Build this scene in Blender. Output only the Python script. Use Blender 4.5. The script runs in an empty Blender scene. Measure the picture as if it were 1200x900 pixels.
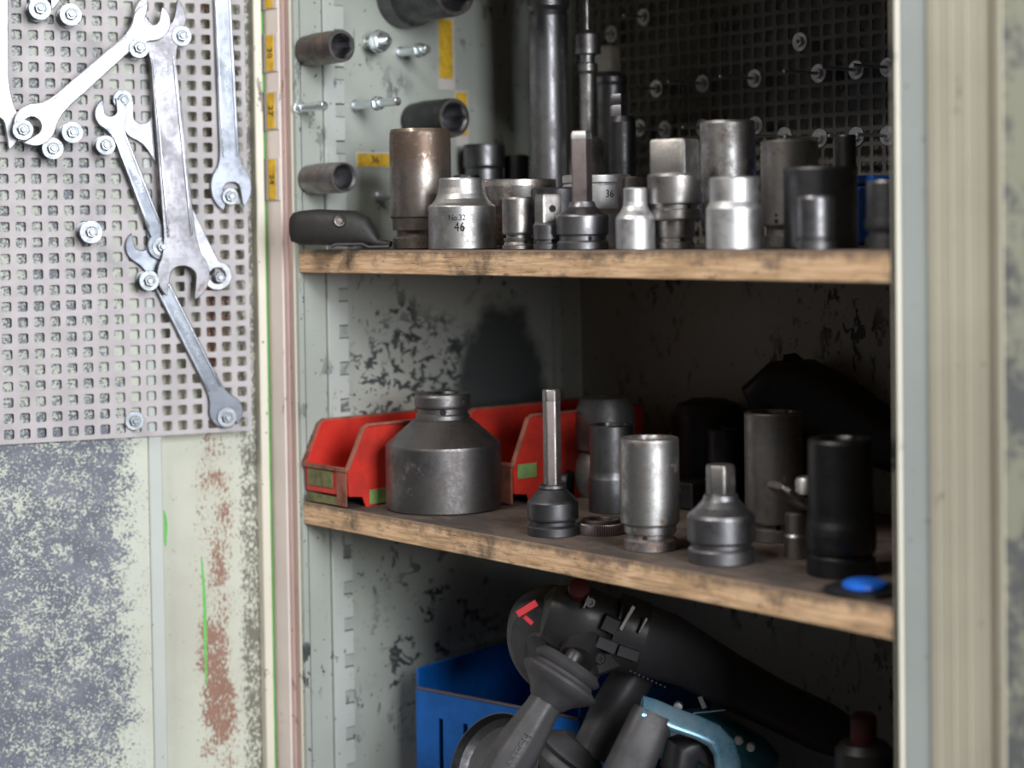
import bpy, math, random
from mathutils import Vector, Matrix
from mathutils.geometry import tessellate_polygon
random.seed(7)
sc = bpy.context.scene
COL = sc.collection
PI = math.pi
# ------------------------------------------------------------------ camera
F = 2200.0                                   # focal length in pixels of the 1200 px wide frame
SH = 116.345
CAM = Vector((1.55593, -1.04671, 1.37117))
def _axes(yaw, pitch, roll):
    f = Vector((math.sin(yaw)*math.cos(pitch), math.cos(yaw)*math.cos(pitch), -math.sin(pitch)))
    r = Vector((math.cos(yaw), -math.sin(yaw), 0))
    u = r.cross(f)
    r2 = r*math.cos(roll) + u*math.sin(roll)
    return r2, r2.cross(f), f
CR, CU, CF = _axes(-0.865197, 0.0314419, -0.0141080)
cd = bpy.data.cameras.new('camera'); cam = bpy.data.objects.new('camera', cd); COL.objects.link(cam)
cam.matrix_world = Matrix(((CR.x, CU.x, -CF.x, CAM.x), (CR.y, CU.y, -CF.y, CAM.y), (CR.z, CU.z, -CF.z, CAM.z), (0, 0, 0, 1)))
cd.sensor_width = 36; cd.lens = F/1200*36; cd.shift_y = -SH/1200; cd.clip_start = 0.05
cd.dof.use_dof = True; cd.dof.focus_distance = 1.69; cd.dof.aperture_fstop = 3.2
sc.camera = cam
# ------------------------------------------------------------------ world and light
w = bpy.data.worlds.new('world'); sc.world = w; w.use_nodes = True
w.node_tree.nodes['Background'].inputs[0].default_value = (0.80, 0.88, 1.0, 1)
w.node_tree.nodes['Background'].inputs[1].default_value = 0.034
def area(name, loc, target, sx, sy, power, color):
    l = bpy.data.lights.new(name, 'AREA'); l.shape = 'RECTANGLE'; l.size = sx; l.size_y = sy
    l.energy = power; l.color = color
    o = bpy.data.objects.new(name, l); COL.objects.link(o)
    d = Vector(target)-Vector(loc)
    o.matrix_world = Matrix.Translation(loc) @ d.to_track_quat('-Z', 'Y').to_matrix().to_4x4()
area('window_light', (2.85, -0.72, 1.93), (0.0, 0.0, 1.28), 0.85, 1.35, 90, (0.96, 0.98, 1.0))
area('overhead_fill', (0.5, -1.9, 3.1), (0.3, 0.0, 1.2), 1.2, 0.5, 40, (1.0, 0.95, 0.88))  # unseen lamp added overhead to lift the shelf edges and right post
vs = sc.view_settings
vs.view_transform = 'Standard'; vs.look = 'None'; vs.gamma = 1; vs.exposure = 0.0; vs.use_curve_mapping = False
# ------------------------------------------------------------------ pixel helpers (photo pixel -> point in the room)
def ray(px, py): return CR*((px-600)/F) + CU*((450-SH-py)/F) + CF
def P(px, py, z): return CAM + ray(px, py)*z
def onplane(px, py, O, n):
    d = ray(px, py); return CAM + d*((O-CAM).dot(n)/d.dot(n))
def onY(px, py, Y): return onplane(px, py, Vector((0, Y, 0)), Vector((0, 1, 0)))
def onX(px, py, X): return onplane(px, py, Vector((X, 0, 0)), Vector((1, 0, 0)))
def onZ(px, py, Z): return onplane(px, py, Vector((0, 0, Z)), Vector((0, 0, 1)))
def depth(p): return (p-CAM).dot(CF)
# ------------------------------------------------------------------ node materials
class NT:
    def __init__(s, name):
        m = bpy.data.materials.new(name); m.use_nodes = True; s.m = m; s.t = m.node_tree
        s.b = s.t.nodes['Principled BSDF']; s.co = s.t.nodes.new('ShaderNodeTexCoord').outputs['Object']
    def n(s, ty, **k):
        x = s.t.nodes.new(ty)
        for a, b in k.items(): setattr(x, a, b)
        return x
    def l(s, a, b): s.t.links.new(a, b)
    def mapping(s, scale=(1, 1, 1), rot=(0, 0, 0), loc=(0, 0, 0)):
        m = s.n('ShaderNodeMapping'); m.inputs['Scale'].default_value = scale; m.inputs['Rotation'].default_value = rot
        m.inputs['Location'].default_value = loc; s.l(s.co, m.inputs[0]); return m.outputs[0]
    def noise(s, scale, detail=4, rough=.6, vec=None, dist=0):
        x = s.n('ShaderNodeTexNoise'); x.inputs['Scale'].default_value = scale; x.inputs['Detail'].default_value = detail
        x.inputs['Roughness'].default_value = rough; x.inputs['Distortion'].default_value = dist
        s.l(vec or s.co, x.inputs['Vector']); return x.outputs['Fac']
    def step(s, v, a, b):
        x = s.n('ShaderNodeMapRange'); x.interpolation_type = 'SMOOTHSTEP'
        x.inputs[1].default_value = a; x.inputs[2].default_value = b; s.l(v, x.inputs[0]); return x.outputs[0]
    def math(s, op, a, b=None):
        x = s.n('ShaderNodeMath', operation=op)
        for i, v in enumerate((a, b)):
            if v is None: continue
            if isinstance(v, (int, float)): x.inputs[i].default_value = v
            else: s.l(v, x.inputs[i])
        return x.outputs[0]
    def mix(s, fac, a, b):
        x = s.n('ShaderNodeMix', data_type='RGBA')
        if isinstance(fac, (int, float)): x.inputs[0].default_value = fac
        else: s.l(fac, x.inputs[0])
        for i, v in ((6, a), (7, b)):
            if isinstance(v, tuple): x.inputs[i].default_value = (*v, 1) if len(v) == 3 else v
            else: s.l(v, x.inputs[i])
        return x.outputs[2]
    def sep(s): x = s.n('ShaderNodeSeparateXYZ'); s.l(s.co, x.inputs[0]); return x.outputs
    def bump(s, h, strength=.3, dist=.001):
        x = s.n('ShaderNodeBump'); x.inputs['Strength'].default_value = strength; x.inputs['Distance'].default_value = dist
        s.l(h, x.inputs['Height']); s.l(x.outputs[0], s.b.inputs['Normal'])
    def col(s, c):
        if isinstance(c, tuple): s.b.inputs['Base Color'].default_value = (*c, 1)
        else: s.l(c, s.b.inputs['Base Color'])
    def set(s, k, v):
        if isinstance(v, (int, float)): s.b.inputs[k].default_value = v
        else: s.l(v, s.b.inputs[k])

MATS = {}
def metal(name, c, rough=.35, c2=None, amt=.5, scale=60, rust=0., rustcol=(.16, .08, .045), rtop=None, metallic=1., spread=.12):
    if name in MATS: return MATS[name]
    k = NT(name)
    c2 = c2 or tuple(x*.55 for x in c)
    n1 = k.noise(scale, 6, .65); n2 = k.noise(scale*9, 3, .7)
    v = k.math('ADD', k.math('MULTIPLY', n1, .7), k.math('MULTIPLY', n2, .3))
    f = k.step(v, .5-spread, .5+spread)
    colr = k.mix(k.math('MULTIPLY', f, amt), c, c2)
    met = metallic
    ro = k.math('ADD', k.math('MULTIPLY', f, .16), rough)
    if rust > 0:
        rn = k.step(k.noise(scale*.6, 8, .7), .62-rust*.3, .70-rust*.22)
        colr = k.mix(rn, colr, rustcol); ro = k.math('MAXIMUM', ro, k.math('MULTIPLY', rn, .75))
        met = k.math('SUBTRACT', metallic, k.math('MULTIPLY', rn, metallic*.85))
    if rtop:        # rust that sits above a height on the object
        z = k.sep()[2]
        g = k.step(k.math('ADD', z, k.math('MULTIPLY', k.noise(70, 6), .03)), rtop, rtop+.02)
        g = k.math('MULTIPLY', g, k.step(k.noise(160, 5), .30, .50))
        colr = k.mix(g, colr, (.15, .105, .08)); ro = k.math('MAXIMUM', ro, k.math('MULTIPLY', g, .48))
        met = k.math('SUBTRACT', metallic, k.math('MULTIPLY', g, .3))
    k.col(colr); k.set('Metallic', met); k.set('Roughness', ro)
    vec = k.mapping((1, 1, 9)); k.bump(k.noise(scale*4, 3, .6, vec), .12, .0006)
    MATS[name] = k.m; return k.m
def plain(name, c, rough=.5, metallic=0., var=.25, scale=40, bump=.15):
    if name in MATS: return MATS[name]
    k = NT(name)
    f = k.step(k.noise(scale, 6, .65), .35, .7)
    k.col(k.mix(f, c, tuple(x*(1-var) for x in c))); k.set('Metallic', metallic)
    k.set('Roughness', k.math('ADD', k.math('MULTIPLY', f, .12), rough))
    if bump: k.bump(k.noise(scale*8, 3), bump, .0005)
    MATS[name] = k.m; return k.m

STEEL = metal('dull_steel', (.40, .385, .375), .36, (.20, .185, .175), .75, 70, .12)
RUSTY = metal('rusty_steel', (.40, .36, .33), .34, (.17, .14, .12), .85, 55, .12, rtop=.084)
CHROME = metal('satin_chrome', (.70, .70, .71), .40, (.50, .50, .50), .55, 60)
CHROMEW = metal('worn_chrome', (.58, .58, .58), .36, (.20, .18, .17), .85, 60, .22)
RIMRUST = metal('flaking_chrome', (.66, .65, .64), .33, (.20, .14, .11), .95, 45, .42)
BRIGHT = metal('bright_zinc', (.31, .335, .36), .36, (.22, .24, .27), .5, 120)
STUDM = metal('polished_stud_zinc', (.85, .90, .92), .28, (.62, .68, .72), .4, 120)
WRENCHW = metal('bright_wrench_steel', (.38, .39, .42), .38, (.33, .34, .37), .4, 60)
RAILM = metal('polished_edge_highlight', (.46, .48, .52), .26, (.40, .42, .46), .3, 30)  # polished ridges, lightened to paint in their highlight along the handle
WRENCH = metal('grey_wrench_steel', (.175, .19, .22), .33, (.145, .16, .19), .5, 22)
WRENCHB = metal('worn_big_wrench_steel', (.185, .185, .205), .34, (.145, .14, .15), .6, 24, .03)
GUN = metal('gunmetal', (.26, .26, .275), .36, (.14, .135, .14), .7, 50)
GUN2 = metal('dark_gunmetal', (.155, .155, .165), .38, (.08, .08, .085), .7, 50)
BLACKM = metal('black_oxide', (.085, .085, .088), .36, (.045, .045, .047), .6, 50)
BROWNM = metal('brown_oxide', (.34, .295, .295), .40, (.22, .185, .185), .6, 90)
BIGM = metal('impact_grey', (.24, .235, .24), .40, (.12, .105, .10), .75, 35, .10, (.13, .10, .085))
BLACKP = plain('black_plastic', (.017, .017, .018), .40, 0, .4, 60)
GREYP = plain('grey_rubber', (.050, .048, .053), .48, 0, .35, 50)
DGREYP = plain('dark_grey_plastic', (.037, .036, .042), .40, 0, .3, 50)
GREYH = metal('grey_cast', (.24, .25, .25), .42, (.11, .11, .105), .8, 40, metallic=.6)
BLUEP = plain('blue_paint', (.005, .13, .52), .38, 0, .35, 25)
BLUEB = plain('bright_blue_plastic', (.02, .16, .75), .4, 0, .15, 25)
REDB = plain('red_plastic', (.62, .035, .022), .42, 0, .35, 35)
REDD = plain('dirty_red_plastic', (.30, .10, .065), .6, 0, .6, 60)
REDK = plain('dark_red_plastic', (.07, .006, .006), .5, 0, .3, 60)
REDBR = plain('bright_red_lever', (.50, .02, .03), .45, 0, .2, 60)
TEAL = plain('teal_plastic', (.03, .15, .22), .36, 0, .3, 50)
TEALM = metal('teal_metal', (.15, .37, .54), .26, (.38, .50, .58), .55, 45, metallic=.6)
LEATHER = plain('black_leather', (.020, .019, .018), .55, 0, .35, 90, .4)
YEL = plain('yellow_label_paper', (.80, .50, .04), .45, 0, .35, 120, 0)
WHT = plain('label_holder_plastic', (.62, .57, .57), .4, 0, .12, 60, 0)
GRYL = plain('label_holder_shade', (.30, .30, .31), .4, 0, .12, 60, 0)
INK = plain('black_ink', (.04, .035, .03), .6, 0, .1, 60, 0)
LBLGREEN = plain('green_tape', (.23, .36, .12), .6, 0, .35, 60)
OLIVE = plain('olive_dirty_tape', (.17, .17, .075), .65, 0, .5, 90)
GREENP = plain('green_paint', (.16, .60, .12), .5, 0, .2, 60)
CREAM = None
DARKHOLE = plain('dark_hole', (.008, .008, .008), .8, 0, 0, 10, 0)
FLOORM = plain('concrete_floor', (.22, .215, .20), .75, 0, .35, 5)
WALLM = plain('workshop_plaster', (.42, .42, .40), .8, 0, .2, 4)

def paint(name, base, dark, chip=.5, vary=.12, streak=True, extra=None, chipscale=45):
    k = NT(name)
    c = k.mix(k.step(k.noise(7, 5), .35, .68), base, tuple(x*(1-vary) for x in base))
    v1 = k.mapping((1, 1, .55), (0, .6, .5))
    zone = k.step(k.noise(9, 3, .5), .46, .66)
    n = k.noise(chipscale*1.5, 7, .66, v1, .3)
    m = k.math('MULTIPLY', k.step(n, .62-chip*.1, .645-chip*.1), zone)
    n2 = k.step(k.noise(chipscale*3.2, 3, .5), .70-chip*.03, .725-chip*.03)
    m = k.math('MAXIMUM', m, k.math('MULTIPLY', n2, .9))
    if extra: c, m = extra(k, c, m)
    c = k.mix(m, c, dark)
    k.col(c); k.set('Roughness', k.math('ADD', k.math('MULTIPLY', m, .2), .38))
    k.bump(k.math('SUBTRACT', 1., m), .35, .0006)
    return k.m
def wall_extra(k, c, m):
    # heavy scratched area and one dark blob on the left wall of the middle bay
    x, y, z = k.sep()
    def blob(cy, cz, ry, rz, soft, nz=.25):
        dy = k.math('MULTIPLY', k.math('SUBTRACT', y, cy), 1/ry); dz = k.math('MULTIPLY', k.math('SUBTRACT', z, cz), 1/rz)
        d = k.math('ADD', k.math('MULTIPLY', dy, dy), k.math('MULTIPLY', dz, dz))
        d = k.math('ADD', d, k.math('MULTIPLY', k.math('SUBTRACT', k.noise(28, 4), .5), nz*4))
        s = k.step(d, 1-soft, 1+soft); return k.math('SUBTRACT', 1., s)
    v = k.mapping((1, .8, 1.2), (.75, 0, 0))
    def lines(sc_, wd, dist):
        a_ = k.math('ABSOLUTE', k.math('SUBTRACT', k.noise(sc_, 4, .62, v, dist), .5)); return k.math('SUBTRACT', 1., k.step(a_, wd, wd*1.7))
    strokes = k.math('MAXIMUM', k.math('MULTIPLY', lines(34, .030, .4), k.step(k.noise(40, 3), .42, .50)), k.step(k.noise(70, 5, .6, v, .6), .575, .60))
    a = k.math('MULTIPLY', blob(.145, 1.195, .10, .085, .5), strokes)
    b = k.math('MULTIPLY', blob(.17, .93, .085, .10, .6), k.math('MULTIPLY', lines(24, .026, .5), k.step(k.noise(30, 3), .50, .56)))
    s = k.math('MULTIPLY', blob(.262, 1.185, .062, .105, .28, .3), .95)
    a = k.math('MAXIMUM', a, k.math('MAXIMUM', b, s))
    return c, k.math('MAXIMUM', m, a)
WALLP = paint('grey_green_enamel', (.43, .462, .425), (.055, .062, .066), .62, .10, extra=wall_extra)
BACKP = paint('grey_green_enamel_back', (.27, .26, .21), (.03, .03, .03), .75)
POSTP = paint('pinkish_worn_enamel', (.80, .71, .67), (.30, .20, .17), -.4, .12)
POSTR = paint('pink_worn_edge', (.64, .46, .43), (.30, .16, .13), .2, .15)
CREAM = paint('cream_worn_enamel', (.74, .70, .60), (.10, .09, .07), .05, .08)
RPOST = paint('tan_grey_enamel', (.47, .44, .35), (.16, .14, .11), -.1, .12)
RPOSTB = paint('bluish_grey_enamel', (.42, .46, .45), (.12, .12, .12), -.2, .10)
PEG = plain('pegboard_enamel', (.50, .47, .49), .45, .0, .14, 25)
PEGB = plain('dark_pegboard_enamel', (.17, .165, .155), .45, .0, .2, 25)

def door_mottle():
    k = NT('mottled_worn_door_paint')
    x, y, z = k.sep()                          # door frame: x = away from the hinge, z up
    edge = k.step(k.math('ADD', x, k.math('MULTIPLY', k.noise(30, 4), .05)), .125, .165)
    big = k.step(k.noise(11, 4, .6), .30, .62)
    fine = k.noise(430, 7, .75); mid = k.noise(80, 6, .7)
    v = k.math('ADD', k.math('MULTIPLY', fine, .68), k.math('MULTIPLY', mid, .32))
    thr = k.math('ADD', k.math('MULTIPLY', k.math('ADD', k.math('MULTIPLY', edge, .75), k.math('MULTIPLY', big, .25)), .155), -.11)
    thr = k.math('SUBTRACT', thr, k.math('MULTIPLY', k.step(z, 1.18, 1.24), .040))
    m = k.step(k.math('ADD', v, thr), .485, .515)
    base = k.mix(k.step(k.noise(9, 4), .4, .7), (.62, .65, .57), (.55, .57, .50))
    slate = k.mix(k.step(k.noise(35, 4), .4, .65), (.135, .15, .195), (.20, .21, .26))
    k.col(k.mix(m, base, slate)); k.set('Roughness', .55); k.bump(m, .25, .0003); return k.m
def door_rust():
    k = NT('rust_streaked_door_paint')
    x, y, z = k.sep()
    def band(c0, wd, j=.02):
        xx = k.math('ADD', x, k.math('MULTIPLY', k.math('SUBTRACT', k.noise(14, 4, .6), .5), j))
        d = k.math('ABSOLUTE', k.math('SUBTRACT', xx, c0)); return k.math('SUBTRACT', 1., k.step(d, wd*.2, wd))
    n = k.math('ADD', k.math('MULTIPLY', k.noise(380, 7, .75, k.mapping((1, 1, .5))), .72), k.math('MULTIPLY', k.noise(55, 5, .65), .28))
    big = k.step(k.noise(16, 3, .5, k.mapping((1, 1, .6))), .38, .62)
    r = k.math('ADD', k.math('MULTIPLY', k.math('MULTIPLY', band(.024, .030), k.math('ADD', k.math('MULTIPLY', big, .6), .4)), .17), n)
    rust = k.step(r, .605, .63)
    speck = k.step(k.math('ADD', n, k.math('MULTIPLY', band(-.014, .024, .008), .13)), .60, .625)
    c = k.mix(k.step(k.noise(9, 4), .4, .7), (.60, .62, .53), (.53, .53, .45))
    c = k.mix(speck, c, (.17, .16, .13))
    c = k.mix(rust, c, k.mix(k.noise(120, 3), (.24, .12, .08), (.36, .21, .16)))
    k.col(c); k.set('Roughness', .55); k.bump(rust, .25, .0003); return k.m
DOORL = door_mottle(); DOORR = door_rust()
def rdoor():
    k = NT('right_door_worn_paint')
    n = k.math('ADD', k.math('MULTIPLY', k.noise(14, 6, .65), .65), k.math('MULTIPLY', k.noise(150, 5, .7), .35))
    m = k.step(n, .45, .53)
    k.col(k.mix(m, (.18, .19, .20), (.44, .45, .36))); k.set('Roughness', .5); return k.m
RDOOR = rdoor()
def wood(name, c1, c2, dirt, dirtamt, top=False):
    k = NT(name)
    g = k.noise(150, 8, .72, k.mapping((.10, 1, 1.9)), .3)
    c = k.mix(k.step(g, .36, .60), c1, c2)
    fib = k.step(k.noise(420, 3, .6, k.mapping((.06, 1, 1.2))), .56, .66)
    c = k.mix(k.math('MULTIPLY', fib, .55), c, tuple(x*.38 for x in c2))
    d = k.noise(16, 7, .7, k.mapping((.7, 1, 1)))
    dm = k.step(d, .60-dirtamt*.25, .75-dirtamt*.25)
    c = k.mix(k.math('MULTIPLY', dm, .85), c, dirt)
    if not top:                                  # worn dark grime along the upper edge and fine fibre nicks
        z = k.sep()[2]
        e = k.step(k.math('ADD', z, k.math('MULTIPLY', k.math('SUBTRACT', k.noise(60, 6, .7), .5), .022)), -.009, .000)
        c = k.mix(k.math('MULTIPLY', e, .8), c, dirt)
        nk = k.step(k.noise(110, 6, .75, k.mapping((.30, 1, 2.0))), .585, .63)
        c = k.mix(k.math('MULTIPLY', nk, .7), c, (.10, .065, .04))
    k.col(c); k.set('Roughness', .78); k.bump(g, .5, .001); return k.m
WEDGE = wood('raw_wood_edge', (.80, .55, .35), (.54, .34, .19), (.12, .09, .07), .36)
WTOP = wood('grimy_wood_top', (.17, .125, .10), (.115, .085, .072), (.055, .045, .04), .7, True)
# ------------------------------------------------------------------ mesh building
WM = {}
class MB:
    def __init__(s): s.v = []; s.f = []; s.m = []
    def add(s, vs, fs, mi=0):
        o = len(s.v); s.v += [Vector(x) for x in vs]
        for f in fs: s.f.append([i+o for i in f]); s.m.append(mi)
        return s
    def box(s, a, b, mi=0, bev=0., M=None):
        (x0, y0, z0), (x1, y1, z1) = a, b
        x0, x1 = min(x0, x1), max(x0, x1); y0, y1 = min(y0, y1), max(y0, y1); z0, z1 = min(z0, z1), max(z0, z1)
        if bev <= 0:
            vs = [(x, y, z) for z in (z0, z1) for y in (y0, y1) for x in (x0, x1)]
            fs = [(0, 2, 3, 1), (4, 5, 7, 6), (0, 1, 5, 4), (2, 6, 7, 3), (0, 4, 6, 2), (1, 3, 7, 5)]
        else:
            vs = []; idx = {}
            for sx in (0, 1):
                for sy in (0, 1):
                    for sz in (0, 1):
                        c = [(x0, x1)[sx], (y0, y1)[sy], (z0, z1)[sz]]; sg = [(1, -1)[sx], (1, -1)[sy], (1, -1)[sz]]
                        for ax in range(3):
                            p = list(c)
                            for k2 in range(3):
                                if k2 != ax: p[k2] += sg[k2]*bev
                            idx[(sx, sy, sz, ax)] = len(vs); vs.append(p)
            fs = []
            for ax in range(3):
                o1, o2 = [k2 for k2 in range(3) if k2 != ax]
                for sd in (0, 1):
                    q = []
                    for (p1, p2) in ((0, 0), (1, 0), (1, 1), (0, 1)):
                        t = [0, 0, 0]; t[ax] = sd; t[o1] = p1; t[o2] = p2; q.append(idx[(*t, ax)])
                    fs.append(q)
                for (p1, p2) in ((0, 0), (1, 0), (1, 1), (0, 1)):     # edges along ax
                    e = []
                    for sd in (0, 1):
                        t = [0, 0, 0]; t[ax] = sd; t[o1] = p1; t[o2] = p2
                        e += [idx[(*t, o1)], idx[(*t, o2)]]
                    fs.append([e[0], e[1], e[3], e[2]])
            for sx in (0, 1):
                for sy in (0, 1):
                    for sz in (0, 1): fs.append([idx[(sx, sy, sz, a_)] for a_ in range(3)])
            s._fix = True
        if M: vs = [M @ Vector(p) for p in vs]
        return s.add(vs, fs, mi)
    def lathe(s, prof, O=(0, 0, 0), axis=(0, 0, 1), ref=None, seg=40, mi=0, capa=True, capb=True):
        """prof entries: (r, h) or (r, h, sides, rotation) with r = apothem of the polygon; 5th = material index"""
        O = Vector(O); a = Vector(axis).normalized()
        rf = Vector(ref) if ref else (Vector((1, 0, 0)) if abs(a.x) < .9 else Vector((0, 0, 1)))
        e1 = (rf - a*rf.dot(a)).normalized(); e2 = a.cross(e1)
        base = len(s.v); n = len(prof)
        for p in prof:
            r, h = p[0], p[1]; sides = p[2] if len(p) > 2 else 0; rot = p[3] if len(p) > 3 else 0
            for i in range(seg):
                t = 2*PI*i/seg; R = r
                if sides:
                    q = ((t-rot) % (2*PI/sides)) - PI/sides; R = min(r/math.cos(q), r/math.cos(PI/sides)*.965)
                s.v.append(O + a*h + e1*(R*math.cos(t)) + e2*(R*math.sin(t)))
        for j in range(n-1):
            m_ = prof[j+1][4] if len(prof[j+1]) > 4 else mi
            for i in range(seg):
                k = (i+1) % seg
                s.f.append([base+j*seg+i, base+j*seg+k, base+(j+1)*seg+k, base+(j+1)*seg+i]); s.m.append(m_)
        if capa: s.f.append([base+i for i in range(seg)][::-1]); s.m.append(mi)
        if capb: s.f.append([base+(n-1)*seg+i for i in range(seg)]); s.m.append(prof[-1][4] if len(prof[-1]) > 4 else mi)
        return s
    def loft(s, pts, rad, up=(0, 0, 1), seg=28, ex=2., mi=0, caps=True, side=None):
        """superellipse sections along a path; rad = (half width, half height) per point"""
        pts = [Vector(p) for p in pts]; base = len(s.v); n = len(pts)
        for j, p in enumerate(pts):
            t = (pts[min(j+1, n-1)] - pts[max(j-1, 0)]).normalized()
            u_ = Vector(up); e2 = (u_ - t*u_.dot(t)).normalized(); e1 = t.cross(e2)
            a, b = rad[j]
            for i in range(seg):
                th = 2*PI*i/seg; c, d = math.cos(th), math.sin(th)
                s.v.append(p + e1*(a*math.copysign(abs(c)**(2/ex), c)) + e2*(b*math.copysign(abs(d)**(2/ex), d)))
        for j in range(n-1):
            for i in range(seg):
                k = (i+1) % seg
                s.f.append([base+j*seg+i, base+j*seg+k, base+(j+1)*seg+k, base+(j+1)*seg+i]); s.m.append(mi)
        if caps:
            s.f.append([base+i for i in range(seg)][::-1]); s.f.append([base+(n-1)*seg+i for i in range(seg)]); s.m += [mi, mi]
        return s
    def plate(s, loops, n0, n1, O, ex, ey, ez, bev=.0005, mi=0):
        """2D loops (first outer, others holes) extruded along ez from n0 to n1 with a chamfer on the n1 side"""
        def area2(l): return sum(l[i][0]*l[(i+1) % len(l)][1]-l[(i+1) % len(l)][0]*l[i][1] for i in range(len(l)))
        L = []
        for q, l in enumerate(loops):
            l = [tuple(p) for p in l]
            if (area2(l) < 0) == (q == 0): l = l[::-1]
            L.append(l)
        def W(x, y, z): return O + ex*x + ey*y + ez*z
        ins = []
        for l in L:
            o = []
            for i, p in enumerate(l):
                a = Vector(l[i-1]); b = Vector(l[(i+1) % len(l)]); p = Vector(p)
                d1 = (p-a); d2 = (b-p)
                n_ = Vector((0., 0.))
                for d in (d1, d2):
                    if d.length > 1e-9: d = d.normalized(); n_ += Vector((-d.y, d.x))
                if n_.length > 1e-6: n_.normalize()
                o.append((p.x+n_.x*bev, p.y+n_.y*bev))
            ins.append(o)
        base = len(s.v)
        for l in L: s.v += [W(x, y, n0) for x, y in l]
        tot = sum(len(l) for l in L)
        for l in L: s.v += [W(x, y, n1-bev) for x, y in l]
        for l in ins: s.v += [W(x, y, n1) for x, y in l]
        o = 0
        for l in L:
            m = len(l)
            for i in range(m):
                k = (i+1) % m
                for lv in (0, 1):
                    s.f.append([base+lv*tot+o+i, base+lv*tot+o+k, base+(lv+1)*tot+o+k, base+(lv+1)*tot+o+i]); s.m.append(mi)
            o += m
        tr = tessellate_polygon([[Vector((x, y, 0)) for x, y in l] for l in L])
        for t in tr:
            s.f.append([base+2*tot+i for i in t]); s.m.append(mi)
            s.f.append([base+i for i in t][::-1]); s.m.append(mi)
        return s
    def build(s, name, mats, parent=None, frame=None, ang=32, **props):
        frame = frame or Matrix.Identity(4)
        if not isinstance(mats, (list, tuple)): mats = [mats]
        inv = frame.inverted()
        me = bpy.data.meshes.new(name)
        me.from_pydata([inv @ v for v in s.v], [], s.f); 
        for m in mats: me.materials.append(m)
        me.polygons.foreach_set('material_index', s.m)
        import bmesh
        bm = bmesh.new(); bm.from_mesh(me); bmesh.ops.recalc_face_normals(bm, faces=bm.faces); bm.to_mesh(me); bm.free()
        me.polygons.foreach_set('use_smooth', [True]*len(me.polygons)); me.set_sharp_from_angle(angle=math.radians(ang))
        o = bpy.data.objects.new(name, me); COL.objects.link(o); o.matrix_basis = frame; WM[o] = frame
        if parent: o.parent = parent; o.matrix_parent_inverse = WM[parent].inverted()
        for k, v in props.items(): o[k] = v
        return o
def T(x): return Matrix.Translation(Vector(x))
def thing(name, label, cat, loc, group=None):
    o = bpy.data.objects.new(name, None); COL.objects.link(o); o.empty_display_size = .02
    o.matrix_basis = T(loc); WM[o] = o.matrix_basis.copy(); o['label'] = label; o['category'] = cat
    if group: o['group'] = group
    return o
def text(body, size, mat, parent, M, name='lettering', depth_=.0002, bend=None, sx=1.):
    cu = bpy.data.curves.new('t', 'FONT'); cu.body = body; cu.size = size; cu.extrude = depth_; cu.align_x = 'CENTER'; cu.align_y = 'CENTER'
    cu.resolution_u = 3
    ob = bpy.data.objects.new('t', cu); COL.objects.link(ob)
    dg = bpy.context.evaluated_depsgraph_get(); me = bpy.data.meshes.new_from_object(ob.evaluated_get(dg))
    bpy.data.objects.remove(ob)
    for v in me.vertices:
        v.co.x *= sx
        if bend:
            a = v.co.x/bend; rr = bend+v.co.z
            v.co = Vector((rr*math.sin(a), v.co.y, rr*math.cos(a)-bend))
    me.materials.clear(); me.materials.append(mat)
    o = bpy.data.objects.new(name, me); COL.objects.link(o); o.matrix_basis = M; WM[o] = M
    if parent: o.parent = parent; o.matrix_parent_inverse = WM[parent].inverted()
    return o
def frame3(O, x, y, z):
    return Matrix(((x.x, y.x, z.x, O.x), (x.y, y.y, z.y, O.y), (x.z, y.z, z.z, O.z), (0, 0, 0, 1)))
UP = Vector((0, 0, 1))
# ------------------------------------------------------------------ room setting
MB().box((-3, -5, -.05), (4, .75, 0)).build('floor', FLOORM, kind='structure')
MB().box((-3, .75, 0), (4, .85, 3.2)).build('wall_back', WALLM, kind='structure')
# ------------------------------------------------------------------ cabinet body
ZU, ZL, ZB = 1.35, 1.10, .78
TH = .0225
W = .7345; D = .348
cab = thing('tool_cabinet', 'old grey-green enamelled steel tool cabinet standing with both doors open', 'cabinet', (.38, .17, 0))
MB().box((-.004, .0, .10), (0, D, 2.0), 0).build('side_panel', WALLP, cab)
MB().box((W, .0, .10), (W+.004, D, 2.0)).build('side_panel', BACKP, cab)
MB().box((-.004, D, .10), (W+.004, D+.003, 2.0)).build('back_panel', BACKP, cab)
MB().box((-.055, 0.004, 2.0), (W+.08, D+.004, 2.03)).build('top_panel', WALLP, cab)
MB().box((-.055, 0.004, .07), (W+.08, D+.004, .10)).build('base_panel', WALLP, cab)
for fx in (-.045, W+.03):
    for fy in (.02, D-.05): MB().box((fx, fy, 0), (fx+.04, fy+.04, .07), 0, .003).build('foot', GUN2, cab)
# corner strip against the back wall, with its rolled edge
MB().box((.0, D-.012, .10), (.0055, D, 2.0)).box((.006, D-.003, .10), (.036, D, 2.0), 0, .001).build('corner_strip', WALLP, cab)
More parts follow.
